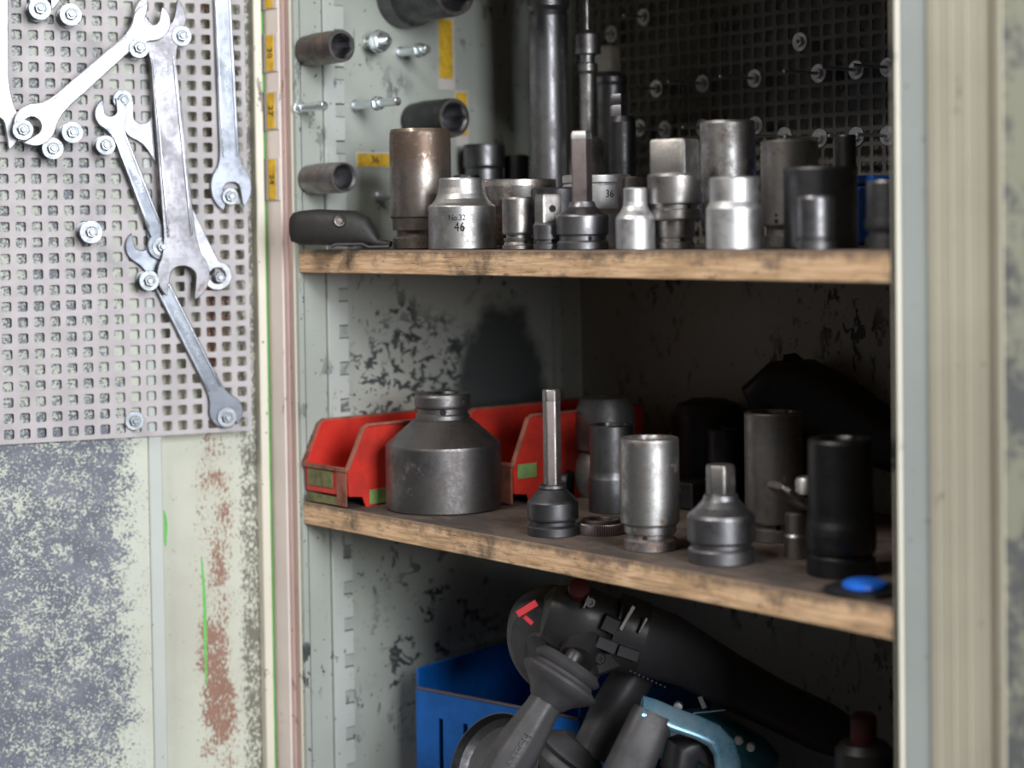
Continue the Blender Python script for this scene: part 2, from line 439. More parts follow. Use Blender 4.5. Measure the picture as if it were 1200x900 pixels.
# front lip and castellated shelf rail on the left wall
MB().box((0, .0, .10), (.0012, .0058, 2.0), 0, .0004).build('front_lip', WALLP, cab)
def rail(x0, sgn, mat):
    m = MB(); pitch = .0372; tooth = .0235; y0, y1, y2 = .0335, .0465, .0580
    pts = [(y0, .10), (y1, .10)]
    z = .12
    while z < 1.96:
        pts += [(y1, z), (y2-.0015, z), (y2, z+.0015), (y2, z+tooth-.0015), (y2-.0015, z+tooth), (y1, z+tooth)]; z += pitch
    pts += [(y1, 1.99), (y0, 1.99)]
    m.plate([pts], 0, .0038, Vector((x0, 0, 0)), Vector((0, 1, 0)), UP, Vector((sgn, 0, 0)), .0006)
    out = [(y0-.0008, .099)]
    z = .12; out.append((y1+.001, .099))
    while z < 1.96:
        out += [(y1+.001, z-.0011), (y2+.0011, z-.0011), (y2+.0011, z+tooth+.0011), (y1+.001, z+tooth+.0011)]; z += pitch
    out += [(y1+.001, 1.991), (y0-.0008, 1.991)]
    MB().plate([out], 0, .0007, Vector((x0, 0, 0)), Vector((0, 1, 0)), UP, Vector((sgn, 0, 0)), .0001).build('rail_seam', plain('grime_gap_shade', (.12, .13, .13), .8), cab)  # dark plate under the rail: joint dirt plus painted gap shadow
    m.lathe([(.0032, 0), (.0032, 1.88)], (x0, .0375, .105), (0, 0, 1), None, 10)
    return m.build('shelf_rail', mat, cab)
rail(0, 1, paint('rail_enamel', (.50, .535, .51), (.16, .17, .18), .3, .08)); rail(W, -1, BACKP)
# left front post: flat face with stepped, rolled inner edge
MB().box((-.0555, .0, .10), (-.0275, .016, 2.0), 0, .001).build('front_post', POSTP, cab)
MB().box((-.0270, .0015, .10), (-.0205, .016, 2.0), 0, .001).box((-.0205, .003, .10), (-.012, .016, 2.0), 0, .001).build('post_step', POSTR, cab)
MB().lathe([(.0035, 0), (.0035, 1.89)], (-.0075, .0030, .105), (0, 0, 1), None, 14).box((-.0075, .003, .10), (0.0, .008, 2.0), 0, .001).build('post_lip', CREAM, cab)
MB().box((-.0625, -.001, .10), (-.0560, .014, 2.0), 0, .001).build('edge_seal', GREENP, cab, label='bright green painted edge line')
# label holders with yellow numbered cards on the post
for (ya, yb, tx) in ((-40, 10, '32'), (39, 84, '30'), (107, 152, '27'), (185, 235, '24')):
    a = onY(320, ya, -.0015); b = onY(320, yb, -.0015)
    h = MB().box((-.0545, -.0014, a.z), (-.0290, 0, b.z), 0, .0003)
    h.box((-.0545, -.0030, a.z), (-.0500, -.0008, b.z), 1, .0004)  # grey left strip: the holder's shadow side put into its colour
    hold = h.build('label_holder', [WHT, GRYL], cab)
    MB().box((-.0478, -.0020, a.z-.0012), (-.0345, -.0010, b.z+.0012)).build('card', YEL, hold)
    M = frame3(Vector((-.0410, -.0022, (a.z+b.z)/2)), Vector((0, 0, -1)), Vector((1, 0, 0)), Vector((0, -1, 0)))
    text(tx, .011, INK, hold, M, 'number')
# right front post: two stepped faces, the outer one lightly reeded
MB().box((W, .0, .10), (W+.0062, .02, 2.0), 0, .0015).build('post_lip', CREAM, cab)
MB().box((W+.0062, .0015, .10), (W+.030, .02, 2.0), 0, .001).build('post_step', RPOSTB, cab)
m = MB().box((W+.030, .0, .10), (W+.084, .02, 2.0), 0, .0015)
for q in range(4): m.lathe([(.0028, 0), (.0028, 1.89)], (W+.038+q*.0125, .0023, .105), (0, 0, 1), None, 8)
m.build('front_post', RPOST, cab)
# wooden shelves
def shelf(z, name='shelf'):
    m = MB(); n = 40
    x0, x1 = .0025, W-.0025; rnd = random.Random(int(z*100))
    prev = None; base = 0
    ring = []
    for i in range(n+1):
        x = x0+(x1-x0)*i/n; j = rnd.uniform(-.0006, .0006)
        ring.append([(x, 0+j, z-.0014), (x, .0012, z), (x, D-.013, z), (x, D-.013, z-TH), (x, .001, z-TH), (x, j, z-TH+.001)])
    for r_ in ring: m.v += [Vector(p) for p in r_]
    for i in range(n):
        for k in range(6):
            k2 = (k+1) % 6
            m.f.append([i*6+k, i*6+k2, (i+1)*6+k2, (i+1)*6+k]); m.m.append(1 if k in (1,) else 0)
    m.f.append([0, 1, 2, 3, 4, 5]); m.m.append(0); m.f.append([n*6+k for k in range(6)]); m.m.append(0)
    return m.build(name, [WEDGE, WTOP], cab, T((.3, 0, z)))
for z in (1.70, ZU, ZL, ZB): shelf(z)  # topmost shelf is unseen, added above the view to darken the upper bay
# ------------------------------------------------------------------ left door (swung wide open) with pegboard
A = P(281, 300, 1.88); B = P(6, 300, 1.79); A.z = B.z = 0
UD = (B-A).normalized(); ND = Vector((UD.y, -UD.x, 0))
if ND.dot(CAM-A) < 0: ND = -ND
PITCH = (B-A).length/15
DM = frame3(A, UD, ND, UP)                      # local: x away from hinge, y toward the viewer (n), z up
def dn(px, py, n=0.):
    q = onplane(px, py, A+ND*n, ND)-A; return q.dot(UD), q.z
def dw(s_, z, n=0.): return A + UD*s_ + ND*n + UP*z
def bx(m, s0, s1, z0, z1, n0, n1, mi=0, bev=0.): m.box((s0, n0, z0), (s1, n1, z1), mi, bev, DM); return m
SR = -.0085                                      # right border of the pegboard
sSeam = dn(176, 700, -.010)[0]; sSeam2 = dn(190, 700, -.014)[0]; S1 = .43
bx(MB(), sSeam, S1, .12, 1.98, -.009, -.006, 0, .0006).build('door_panel', DOORL, cab, DM)
bx(MB(), -.026, sSeam2, .12, 1.98, -.024, -.021, 0, .0006).build('door_panel', DOORR, cab, DM)
m = MB(); bx(m, sSeam2-.001, sSeam-.0004, .12, 1.98, -.0245, -.0055, 0, .001); m.build('door_fold', paint('pale_grey_strip_enamel', (.56, .60, .57), (.2, .2, .2), -.4, .08), cab, DM)
bx(MB(), -.028, -.0195, .12, 1.98, -.024, -.004, 0, .001).build('door_flange', CREAM, cab, DM)
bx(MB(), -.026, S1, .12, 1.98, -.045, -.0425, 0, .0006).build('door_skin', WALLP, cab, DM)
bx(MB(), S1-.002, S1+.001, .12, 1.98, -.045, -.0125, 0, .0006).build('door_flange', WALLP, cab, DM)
for hz in (.4, 1.05, 1.75): MB().lathe([(.005, 0), (.005, .07)], dw(-.033, hz, -.036), (0, 0, 1), None, 12).build('hinge', GUN, cab)
# green paint slips on the door
for (x0, y0, x1, y1, wd) in ((192, 598, 195, 640, .0018), (236, 652, 243, 802, .0016)):
    m = MB(); pts = []
    for i in range(9):
        t = i/8; px = x0+(x1-x0)*t+math.sin(t*5)*1.0; s_, z = dn(px, y0+(y1-y0)*t, -.021); hw = wd*math.sin(PI*(t*.9+.05))**.5
        pts.append((s_-hw, s_+hw, z))
    L1 = [(a, z) for a, b, z in pts]+[(b, z) for a, b, z in reversed(pts)]
    m.plate([L1], -.021, -.0206, A, UD, UP, ND, .0001).build('paint_mark', GREENP, cab, DM, label='thin vertical slip of green paint')
zb = dn(281, 494.5)[1]
def pegboard(ncol, nrow, O, ex, ey, ez, pitch, hole, th, border, mat, parent, Mx, nm='pegboard'):
    """square holes with clipped corners; O = centre of the first hole"""
    m = MB(); h = hole/2; c = hole*.14
    hp = [(-h+c, -h), (h-c, -h), (h, -h+c), (h, h-c), (h-c, h), (-h+c, h), (-h, h-c), (-h, -h+c)]
    V = m.v; Fc = m.f
    def Wp(x, y, z): return O+ex*x+ey*y+ez*z
    g = {}
    def corner(i, j):
        if (i, j) not in g:
            x = (i-.5)*pitch; y = (j-.5)*pitch
            if i == 0: x -= border
            if i == ncol: x += border
            if j == 0: y -= border
            if j == nrow: y += border
            g[(i, j)] = len(V); V.append(Wp(x, y, 0))
        return g[(i, j)]
    for i in range(ncol):
        for j in range(nrow):
            b = len(V)
            for x, y in hp: V.append(Wp(i*pitch+x, j*pitch+y, 0))
            for x, y in hp: V.append(Wp(i*pitch+x, j*pitch+y, -th))
            c0, c1, c2, c3 = corner(i, j), corner(i+1, j), corner(i+1, j+1), corner(i, j+1)
            Fc += [[c0, c1, b+1, b], [c1, b+2, b+1], [c1, c2, b+3, b+2], [c2, b+4, b+3], [c2, c3, b+5, b+4], [c3, b+6, b+5], [c3, c0, b+7, b+6], [c0, b, b+7]]
            for k in range(8): Fc.append([b+k, b+(k+1) % 8, b+8+(k+1) % 8, b+8+k])
    x0, x1 = -.5*pitch-border, (ncol-.5)*pitch+border; y0, y1 = -.5*pitch-border, (nrow-.5)*pitch+border
    rim = [g[(i, 0)] for i in range(ncol+1)]+[g[(ncol, j)] for j in range(1, nrow+1)]+[g[(i, nrow)] for i in range(ncol-1, -1, -1)]+[g[(0, j)] for j in range(nrow-1, 0, -1)]
    b = len(V)
    for r_ in rim: V.append(V[r_]-ez*th)
    n = len(rim)
    for k in range(n): Fc.append([rim[k], rim[(k+1) % n], b+(k+1) % n, b+k])
    m.m = [0]*len(Fc)
    return m.build(nm, mat, parent, Mx, 40)
peg = pegboard(26, 34, dw(0, zb, 0), UD, UP, ND, PITCH, PITCH*.635, .0016, .0015, PEG, cab, DM)
peg['label'] = 'pale perforated panel of square holes'
# spools of washers and nut bolted through the pegboard
def bolt(px, py, R, n=.0125, stud=True, rear=True, parent=None, nm='bolt'):
    s_, z = dn(px, py, n); r = R*1.80/F; m = MB()
    def lw(prof): m.lathe(prof, dw(s_, z, 0), ND, UP, 24)
    if rear: lw([(r*.97, .0001), (r*1.0, .0005), (r*1.0, .0013), (r*.96, .0016)])
    lw([(.0036, .0005), (.0036, n+.001)])
    lw([(r*.96, n-.0013), (r, n-.0010), (r, n-.0003), (r*.97, n)])
    m.lathe([(.0046, n, 6, .3), (.0050, n+.0006, 6, .3), (.0050, n+.0035, 6, .3), (.0043, n+.0042, 6, .3)], dw(s_, z, 0), ND, UP, 36)
    lw([(.0030, n+.003), (.0030, n+.0062), (.0024, n+.0068)])
    return m.build(nm, BRIGHT, parent or peg, T(dw(s_, z, 0)))
for b_ in ((47, 10, 13, .024), (83, 17, 13, .024), (163, 56, 12, .0275), (213, 42, 12, .020), (27, 152, 12, .0275), (85, 155, 12.5, .024), (62, 174, 12.5, .024), (124, 170, 11.5, .022),
           (144, 117, 11.5, .0072), (107, 272, 13.5, .024), (175, 329, 12, .020), (158, 493, 11.5, .004), (266, 489, 12, .0085), (270, 230, 10, .0105), (190, 289, 11.5, .0125), (257, 325, 7, .0085)):
    bolt(*b_)
# ------------------------------------------------------------------ wrenches hanging on the door
def head_open(c, R, ax, rel, jw, jd, ws, stretch=1.):
    """points in pixels from the +side of the handle round the open jaw to the -side; ax = unit axis out of the handle"""
    a = Vector(ax).normalized(); b = Vector((-a.y, a.x)); c = Vector(c); out = []
    def pt(th, r=R): return c + a*(r*math.cos(th)*stretch) + b*(r*math.sin(th))
    ja = math.radians(rel); phi = math.asin(min(.95, jw/R))
    p0 = c - a*(R*1.75) + b*ws; p2 = pt(math.radians(128)); p1 = c - a*(R*1.02) + b*ws*1.08
    for i in range(6): t = i/5; out.append(p0*(1-t)**2+p1*2*t*(1-t)+p2*t*t)
    th0 = math.radians(128); th1 = ja+phi+.12
    for i in range(1, 12): out.append(pt(th0+(th1-th0)*i/11))
    jx = a*math.cos(ja)+b*math.sin(ja); jy = -a*math.sin(ja)+b*math.cos(ja)
    out.append(c+jx*(R*math.cos(phi)*.99)+jy*jw*1.02)
    for i in range(9):
        t = PI/2+PI*i/8; out.append(c - jx*(jd-jw*.6) + jx*(jw*.75*math.cos(t)) + jy*(jw*.98*math.sin(t)))
    out.append(c+jx*(R*math.cos(phi)*.99)-jy*jw*1.02)
    th2 = ja-phi-.12; th3 = -math.radians(128)
    for i in range(0, 11): out.append(pt(th2+(th3-th2)*i/11))
    p0 = pt(th3); p2 = c - a*(R*1.75) - b*ws; p1 = c - a*(R*1.02) - b*ws*1.08
    for i in range(6): t = i/5; out.append(p0*(1-t)**2+p1*2*t*(1-t)+p2*t*t)
    return out
def head_ring(c, R, ax, ws):
    a = Vector(ax).normalized(); b = Vector((-a.y, a.x)); c = Vector(c)
    out = [c-a*(R*1.9)+b*ws]
    for i in range(25): th = math.radians(150-300*i/24); out.append(c+a*(R*math.cos(th))+b*(R*math.sin(th)))
    out.append(c-a*(R*1.9)-b*ws); return out
def wrench(name, label, h0, h1, w0, w1, n0, n1, mat, rails=0., lettering=None, hole=None, rail_t=(.0, 1.), panel=None, cat='wrench'):
    c0 = Vector(h0['c']); c1 = Vector(h1['c']); ax = (c1-c0).normalized()
    def hd(h, a_, ws):
        if h['t'] == 'open': return head_open(h['c'], h['R'], a_, h['rel'], h['jw'], h['jd'], ws, h.get('st', 1.))
        return head_ring(h['c'], h['R'], a_, ws)
    loop = hd(h1, ax, w1)+hd(h0, -ax, w0)
    loops = [[dn(p.x, p.y, n1) for p in loop]]
    if hole is not None:
        hc, hr = hole; loops.append([dn(hc[0]+hr*math.cos(2*PI*i/12), hc[1]+hr*math.sin(2*PI*i/12), n1) for i in range(12)])
    s_, z = dn(*((c0+c1)/2), n0)
    M0 = T(dw(s_, z, n0))
    m = MB().plate(loops, n0, n1, A, UD, UP, ND, .0007)
    bn = Vector((-ax.y, ax.x)); L = (c1-c0).length
    if rails:
        ta = h0['R']*1.45/L; tb = 1-h1['R']*1.45/L
        for sg in (-1, 1):
            pts = []
            for i in range(13):
                t = ta+(tb-ta)*i/12; ww = (w0+(w1-w0)*t)*.76; p = c0+(c1-c0)*t+bn*(sg*ww); a_, b_ = dn(p.x, p.y, n1); pts.append(dw(a_, b_, n1-.0002))
            m.loft(pts, [(rails*1.15, .0019 if 0 < i < 12 else .0004) for i in range(13)], ND, 10, 2., 1)
    o = m.build(name, [mat, RAILM], None, M0, 40, label=label, category=cat)
    if lettering:
        for (tx, t, sz) in lettering:
            p = c0+(c1-c0)*t; q = c0+(c1-c0)*(t+.02); a_, b_ = dn(p.x, p.y, n1); a2, b2 = dn(q.x, q.y, n1)
            x = (dw(a2, b2)-dw(a_, b_)).normalized(); zz = ND; y = zz.cross(x)
            text(tx, sz, BRIGHT, o, frame3(dw(a_, b_, n1+.0001), x, y, zz), depth_=.0003)
    return o
OPEN = lambda c, R, rel, jw, jd, st=1.: dict(t='open', c=c, R=R, rel=rel, jw=jw, jd=jd, st=st)
RING = lambda c, R: dict(t='ring', c=c, R=R)
wrench('open_end_wrench', 'largest worn open-end wrench hanging steeply over the others, broad jaw opening downward', OPEN((187, 22), 31, 15, 17, 6, 1.05), OPEN((215, 322), 31, 12, 15.5, 8, 1.05), 15, 18.5, .0140, .0190, WRENCHB, .0011, [('32', .19, .007)])
wrench('open_end_wrench', 'bright open-end wrench hanging diagonally across the top left of the perforated panel', OPEN((178, 26), 22, -38, 8.5, 2), OPEN((41, 146), 25, 10, 11, 5), 9, 10.5, .0210, .0248, WRENCHW, .0006)
wrench('combination_wrench', 'small grey open-end wrench with raised lettering, left of the largest wrench', OPEN((130, 133), 19, 15, 7.5, 2), RING((190, 288), 17), 8, 9, .0075, .0112, WRENCH, .0008, [('CHR', .42, .0068), ('VAN', .55, .0068)], hole=((190, 288), 8.5))
wrench('combination_wrench', 'thin bright wrench behind the largest wrench, its ring end right of the big jaw', OPEN((167, 140), 25, 25, 10.5, 3), RING((255, 323), 17), 9, 8, .0020, .0060, WRENCHW, 0, hole=((255, 323), 9.5))
wrench('open_end_wrench', 'grey open-end wrench with embossed lettering, its end the lowest on the perforated panel', OPEN((167, 289), 20, 14, 8.5, 3), OPEN((265, 482), 20, 10, 7.5, 2), 9.5, 9.5, .0020, .0060, WRENCH, .0008, [('CHROME', .46, .0062), ('VANADIUM', .62, .0062), ('13', .82, .0055)])
wrench('open_end_wrench', 'long bluish open-end wrench hanging straight down at the right edge of the perforated panel', OPEN((258, -60), 24, 15, 10, 3), OPEN((271, 219), 24, -6, 10, 4, 1.25), 10, 11.5, .0025, .0065, WRENCH, .0009, [('DROP FORGED', .48, .0062), ('CHROME', .62, .0062)])
wrench('open_end_wrench', 'big white-lit wrench cut off by the left border of the photo', OPEN((-16, -130), 40, 15, 16, 4), OPEN((-9, 148), 34, -8, 15, 10), 24, 20.5, .0060, .0130, WRENCHW, 0)
wrench('open_end_wrench', 'bright jaw of a wrench entering at the top left, behind the topmost washer bolt', OPEN((-10, -80), 18, 15, 8, 3), OPEN((52, -6), 19, 35, 7, 2), 8, 8, .0030, .0070, WRENCHW, 0)
# ------------------------------------------------------------------ studs, sockets and labels on the left wall
def stud(px, py, L, r=.0030, nut=None, base=True):
    p = onX(px, py, 0); m = MB()
    if base: m.lathe([(.0058, 0), (.0060, .001), (.0060, .004), (.005, .005)], p, (1, 0, 0), (0, 0, 1), 18)
    m.lathe([(r, 0), (r, L-.001), (r*.8, L)], p, (1, 0, 0), (0, 0, 1), 16)
    if nut:
        h, R = nut; m.lathe([(R*.9, h, 6, .2), (R, h+.001, 6, .2), (R, h+.007, 6, .2), (R*.85, h+.008, 6, .2)], p, (1, 0, 0), (0, 0, 1), 36)
        m.lathe([(R*1.25, h-.0012), (R*1.25, h)], p, (1, 0, 0), (0, 0, 1), 24)
    return m.build('stud', STUDM, cab, T(p))
stud(429, 51, .040, .0040, nut=(.022, .0095)); stud(467, 62, .050, .0042, nut=(.034, .0062)); stud(350, 127, .046, .0042, nut=(.001, .0055))
stud(414, 124, .076, .0042, nut=(.040, .0058)); stud(443, 230, .045, .0040)
def hung(label, tip, L, r, prof, mat, holer, sides=6, rot=.2, inner=GUN):
    c = onX(tip[0], tip[1], L); c.x = .0022
    m = MB()
    prof = [(a*r, b*L) for a, b in prof]
    prof += [(holer*1.06, L, 0, 0, 2), (holer*.90, L-.002, sides, rot, 1), (holer*.90, L*.45, sides, rot, 1), (.002, L*.44, 0, 0, 1)]
    m.lathe(prof, c, (1, 0, 0), (0, 0, 1), 48)
    return m.build('impact_socket', [mat, inner, STEEL], None, T(c), label=label, category='socket', group='sockets hung on the left wall')
SP = [(.86, 0), (.93, .03), (.93, .16), (.97, .22), (.97, .24), (1, .30), (1, .93), (.97, 1)]
WALLSOCK = metal('brown_grey_steel', (.25, .225, .21), .38, (.13, .11, .10), .8, 50, .08)
hung('brown deep socket on a stud, highest small one at the left wall front', (399, 54), .060, .0160, SP, WALLSOCK, .0118)
hung('black deep socket on a stud above the rusty tall socket', (531, 138), .066, .0200, SP, BLACKM, .0150, rot=.5)
hung('polished deep socket on a stud above the leather pouch', (402, 208), .060, .0152, SP, STEEL, .0125, 12, .1)
hung('biggest dark socket on the left wall, cut off by the top of the photo', (531, -13), .088, .0275, [(1.08, 0), (1.15, .02), (1.15, .25), (1.04, .30), (1, .36), (1, .93), (.97, 1)], GUN2, .0215)
for (x0, y0, x1, y1, tx, vert) in ((513, 20, 533, 106, '', 1), (533, 106, 549, 172, '', 1), (417, 178, 460, 197, '36', 0)):
    a = onX(x0, y0, 0); b = onX(x1, y1, 0)
    y_a, y_b = a.y, b.y; z_a, z_b = max(a.z, b.z), min(a.z, b.z)
    lab = MB().box((0, y_a, z_b), (.0008, y_b, z_a), 0, .0002).build('label_holder', WHT, cab)
    if vert: MB().box((.0007, y_a+.008*(y_b-y_a)*10*.2, z_b+.012), (.0013, y_b-.14*(y_b-y_a), z_a-.002)).build('card', YEL, lab)
    else: MB().box((.0007, y_a+.001, z_b+.0015), (.0013, y_b-.001, z_a-.0015)).build('card', YEL, lab)
    if tx: text(tx, .010, INK, lab, frame3(Vector((.0015, (y_a+y_b)/2, (z_a+z_b)/2)), Vector((0, 1, 0)), UP, Vector((1, 0, 0))), 'number')
# ------------------------------------------------------------------ back pegboard of the upper bay
NC = int((W-.045)/.0146)
O_ = Vector((.047, D-.012, ZU+.012))
pegb = pegboard(NC, 22, O_, Vector((1, 0, 0)), UP, Vector((0, -1, 0)), .0146, .0108, .0016, .001, PEGB, cab, T(O_), 'pegboard')
pegb['label'] = 'dark perforated panel of square holes behind the upper shelf'
for (px, py, L) in ((885, 92, .05), (824, 98, .05), (960, 86, .05), (1004, 82, .05), (1041, 79, .05), (938, 49, .006), (770, 104, .05), (717, 40, .03), (755, 20, .03),
                    (886, 147, .03), (920, 160, .045), (961, 162, .05), (1004, 160, .04), (1041, 159, .045), (824, 150, .03), (750, 150, .05), (780, 152, .05)):
    Yp = D-.0121
    p = onY(px, py, Yp); m = MB()
    m.lathe([(.0088, .0), (.0092, .0004), (.0092, .0012), (.0088, .0015)], p, (0, -1, 0), (0, 0, 1), 24)
    m.lathe([(.0045, .0015, 6, 0), (.0045, .0045, 6, 0)], p, (0, -1, 0), (0, 0, 1), 24)
    m.lathe([(.0016, 0), (.0016, L), (.0012, L+.0004)], p, (0, -1, 0), (0, 0, 1), 12)
    m.build('bolt', CHROME, pegb, T(p))
# ------------------------------------------------------------------ upright sockets and adapters
def place_upper(cx, Y):
    p = onY(cx, 293, Y); p.z = ZU; return p
def place_lower(cx, hw, yb, z=ZL):
    p = onZ(cx, yb, z); d = Vector((CF.x, CF.y, 0)).normalized(); r = hw*depth(p)/F
    return p + d*r*(1 if True else 0)
def px_scale(p): return depth(p)/F
def to_cam(p):
    d = CAM-p; d.z = 0; return d.normalized()
def upright(name, label, cat, p, prof, mats, top=None, pins=(), group=None, ref=None, seg=48, frame_only=False, texts=(), zc=None):
    """prof: (half width px, height px[, sides, rot, mat]) at the thing's own depth; top=(sides, inner px[, mat index])"""
    k = px_scale(p) if zc is None else zc; tc = to_cam(p)
    pr = []; fine = [tuple(prof[0])]
    for a_, b_ in zip(prof[:-1], prof[1:]):      # support rings keep the flats flat and the edges crisp
        d_ = math.hypot(b_[0]-a_[0], b_[1]-a_[1])
        if d_ > 3.0 and len(a_) == 2 and len(b_) == 2:
            for t_ in (.55/d_, 1-.55/d_): fine.append((a_[0]+(b_[0]-a_[0])*t_, a_[1]+(b_[1]-a_[1])*t_))
        fine.append(tuple(b_))
    for q in fine:
        q = list(q); q[0] *= k; q[1] *= k; pr.append(tuple(q))
    if top:
        h = pr[-1][1]; r = top[1]*k; mi = top[2] if len(top) > 2 else 0
        pr += [(r*1.10, h, 0, 0, 0), (r, h-.0025, top[0], .3, mi), (r, h-.018, top[0], .3, mi), (.003, h-.0182, 0, 0, mi)]
    root = thing(name, label, cat, p, group)
    MB().lathe(pr, p, (0, 0, 1), tc, seg).build('body', mats, root, T(p))
    for (dx, h, r) in pins:        # retaining pin holes: dx px from the axis
        a = math.asin(max(-.99, min(.99, dx/pr[0][0]*k)))
        rr = r*k
        side = tc.cross(UP)        # image right is -side
        dirv = tc*math.cos(a) - side*math.sin(a)
        # radius of profile at that height
        R = None; hh = h*k
        for i in range(len(pr)-1):
            if pr[i][1] <= hh <= pr[i+1][1] and pr[i+1][1] > pr[i][1]: R = pr[i][0]+(pr[i+1][0]-pr[i][0])*(hh-pr[i][1])/(pr[i+1][1]-pr[i][1]); break
        R = R or pr[0][0]
        MB().lathe([(rr, 0), (rr, .0012), (rr*.8, .0014)], p+dirv*(R-.0011)+UP*hh, dirv, (0, 0, 1), 14).build('pin_hole', DARKHOLE, root)
    for (tx, dx, h, sz, R) in texts:
        R *= k; a = math.asin(dx*k/R); side = tc.cross(UP); dirv = tc*math.cos(a) - side*math.sin(a)
        xa = UP.cross(dirv); text(tx, sz, DARKHOLE, root, frame3(p+dirv*(R+.00005)+UP*(h*k), xa, UP, dirv), bend=R, depth_=.00012, sx=.85)
    return root
R8 = PI/8
# --- upper shelf, front row
upright('impact_socket', 'tall rust-browned impact socket at the left of the upper shelf', 'socket', place_upper(494, .052),
        [(31, 0), (33, 1.5), (33, 13), (31, 15), (28.5, 15.5), (28.5, 22), (33.5, 22.5), (34, 36), (36, 38), (36, 124), (35.3, 136), (34, 140)], RUSTY, (6, 27))
upright('chrome_socket', 'silver socket stamped 46 with a narrow flared neck on the upper shelf', 'socket', place_upper(542, .038),
        [(38.5, 0), (39.5, 1.5), (39.5, 50), (38.6, 51.5), (35, 54), (31, 59), (28.6, 65), (27, 72), (26, 81.5), (25, 83.5)], metal('satin_spotted_chrome', (.64, .64, .645), .36, (.27, .25, .24), .75, 60, .12), (4, 15), texts=(('No.32', -6, 37, .0075, 39.6), ('46', -3, 26, .0118, 39.6)))
upright('chrome_socket', 'wide chrome socket with a flaking rusty rim behind the socket stamped 46', 'socket', place_upper(607, .118),
        [(36, 0), (37, 1.5), (37, 22), (40, 40), (44, 56), (46, 72), (45.5, 79), (44, 80)], RIMRUST, (6, 34))
upright('chrome_socket', 'wide silver socket stamped 36 behind the bit socket and the small silver socket', 'socket', place_upper(700, .128),
        [(36, 0), (37, 1.5), (37, 40), (40, 45), (40, 72), (38.5, 74), (40, 76), (40, 84), (38, 85)], CHROME, (12, 28), texts=(('36', 15, 62, .0095, 40.2),))
upright('impact_socket', 'low dark grey square-edged block socket behind the drive adapter with the hole', 'socket', place_upper(652, .072),
        [(28, 0), (29, 1.5), (29, 70), (27.5, 71.5)], GUN2, (6, 18))
upright('impact_socket', 'short steel impact socket with grooved base just right of the socket stamped 46', 'socket', place_upper(608, .028),
        [(18.5, 0), (19.2, 1), (19.2, 5), (17.5, 6), (16.5, 9), (17.2, 11), (17.6, 13.5), (14.5, 14), (14.5, 17.5), (17.8, 18), (18.8, 20), (18.8, 59), (17.4, 61.5)], STEEL, (6, 12), pins=((9, 9, 2.6),))
r_ = upright('drive_adapter', 'small steel drive adapter whose square head has a round hole', 'adapter', place_upper(643, .026),
        [(17, 0), (17.6, 1), (17.6, 7), (15, 8), (15, 11.5), (17.6, 12.5), (17.8, 29), (15.5, 32), (13, 33.5)], GUN, pins=((6, 9.6, 2.3),))
p = place_upper(643, .026); k = px_scale(p); tc = to_cam(p); rt = UP.cross(tc)
m = MB().lathe([(12.2*k, 32*k, 4, .42-PI/4), (12.2*k, 62*k, 4, .42-PI/4), (11*k, 65*k, 4, .42-PI/4)], p, (0, 0, 1), tc, 64)
m.build('square_drive', STEEL, r_, T(p))
dv = (tc*math.cos(.42)+rt*math.sin(.42)).normalized()
MB().lathe([(4.2*k, 0), (4.2*k, .0012)], p+dv*(12.2*k-.0006)+UP*(48*k), dv, (0, 0, 1), 18).build('pin_hole', DARKHOLE, r_)
r_ = upright('bit_socket', 'steel hex bit socket with a tall upright shank at the centre of the upper shelf', 'bit socket', place_upper(683, .032),
        [(29, 0), (30.2, 1), (30.2, 8.5), (29, 10), (27.5, 11), (27.5, 16), (29, 17.5), (30.5, 18.5), (30.5, 39), (29, 41.5), (22, 46), (16.5, 50), (15, 54), (14.5, 56)], GUN, pins=((9, 13.3, 2.7),))
p = place_upper(683, .032); k = px_scale(p); tc = to_cam(p)
MB().lathe([(9.6*k, 55*k, 4, .42), (9.6*k, 134*k, 4, .42), (8.6*k, 138*k, 4, .42, 0)], p, (0, 0, 1), tc, 64).build('shank', BROWNM, r_, T(p), label='brownish square shank')
MB().lathe([(9.75*k, 129*k, 4, .42), (9.7*k, 134.5*k, 4, .42), (8.4*k, 138.4*k, 4, .42, 0)], p, (0, 0, 1), tc, 64).build('shank_tip', CHROME, r_, T(p), label='bright tip')
upright('chrome_socket', 'smallest satin silver socket with a stepped neck, right of the bit socket', 'socket', place_upper(745, .028),
        [(22, 0), (23, 1), (23, 36), (21.5, 40), (17, 46), (14.5, 51), (13.8, 56), (13.8, 71), (12.8, 72.5)], CHROME, (4, 8))
upright('impact_socket', 'brownish block-like socket standing behind the smallest silver socket', 'socket', place_upper(743, .088),
        [(18, 0), (18, 82), (16.5, 84)], WALLSOCK, (6, 11))
r_ = upright('drive_adapter', 'big step-down drive adapter with a large square head worn by a round mark', 'adapter', place_upper(792, .058),
        [(21, 0), (22, 1), (22, 8), (20.5, 9), (20.5, 13), (22, 14), (23, 33), (30, 34), (31, 36), (31, 46), (28, 47), (28, 52), (32, 53), (32.5, 54), (32.5, 85), (31, 88), (24, 89)], STEEL, pins=((8, 11, 3.), (12, 49.5, 3)))
p = place_upper(792, .058); k = px_scale(p); tc = to_cam(p); rt = UP.cross(tc)
MB().lathe([(22.5*k, 88*k, 4, -.42+PI/4), (22.5*k, 125*k, 4, -.42+PI/4), (21*k, 128*k, 4, -.42+PI/4)], p, (0, 0, 1), tc, 64).build('square_drive', STEEL, r_, T(p))
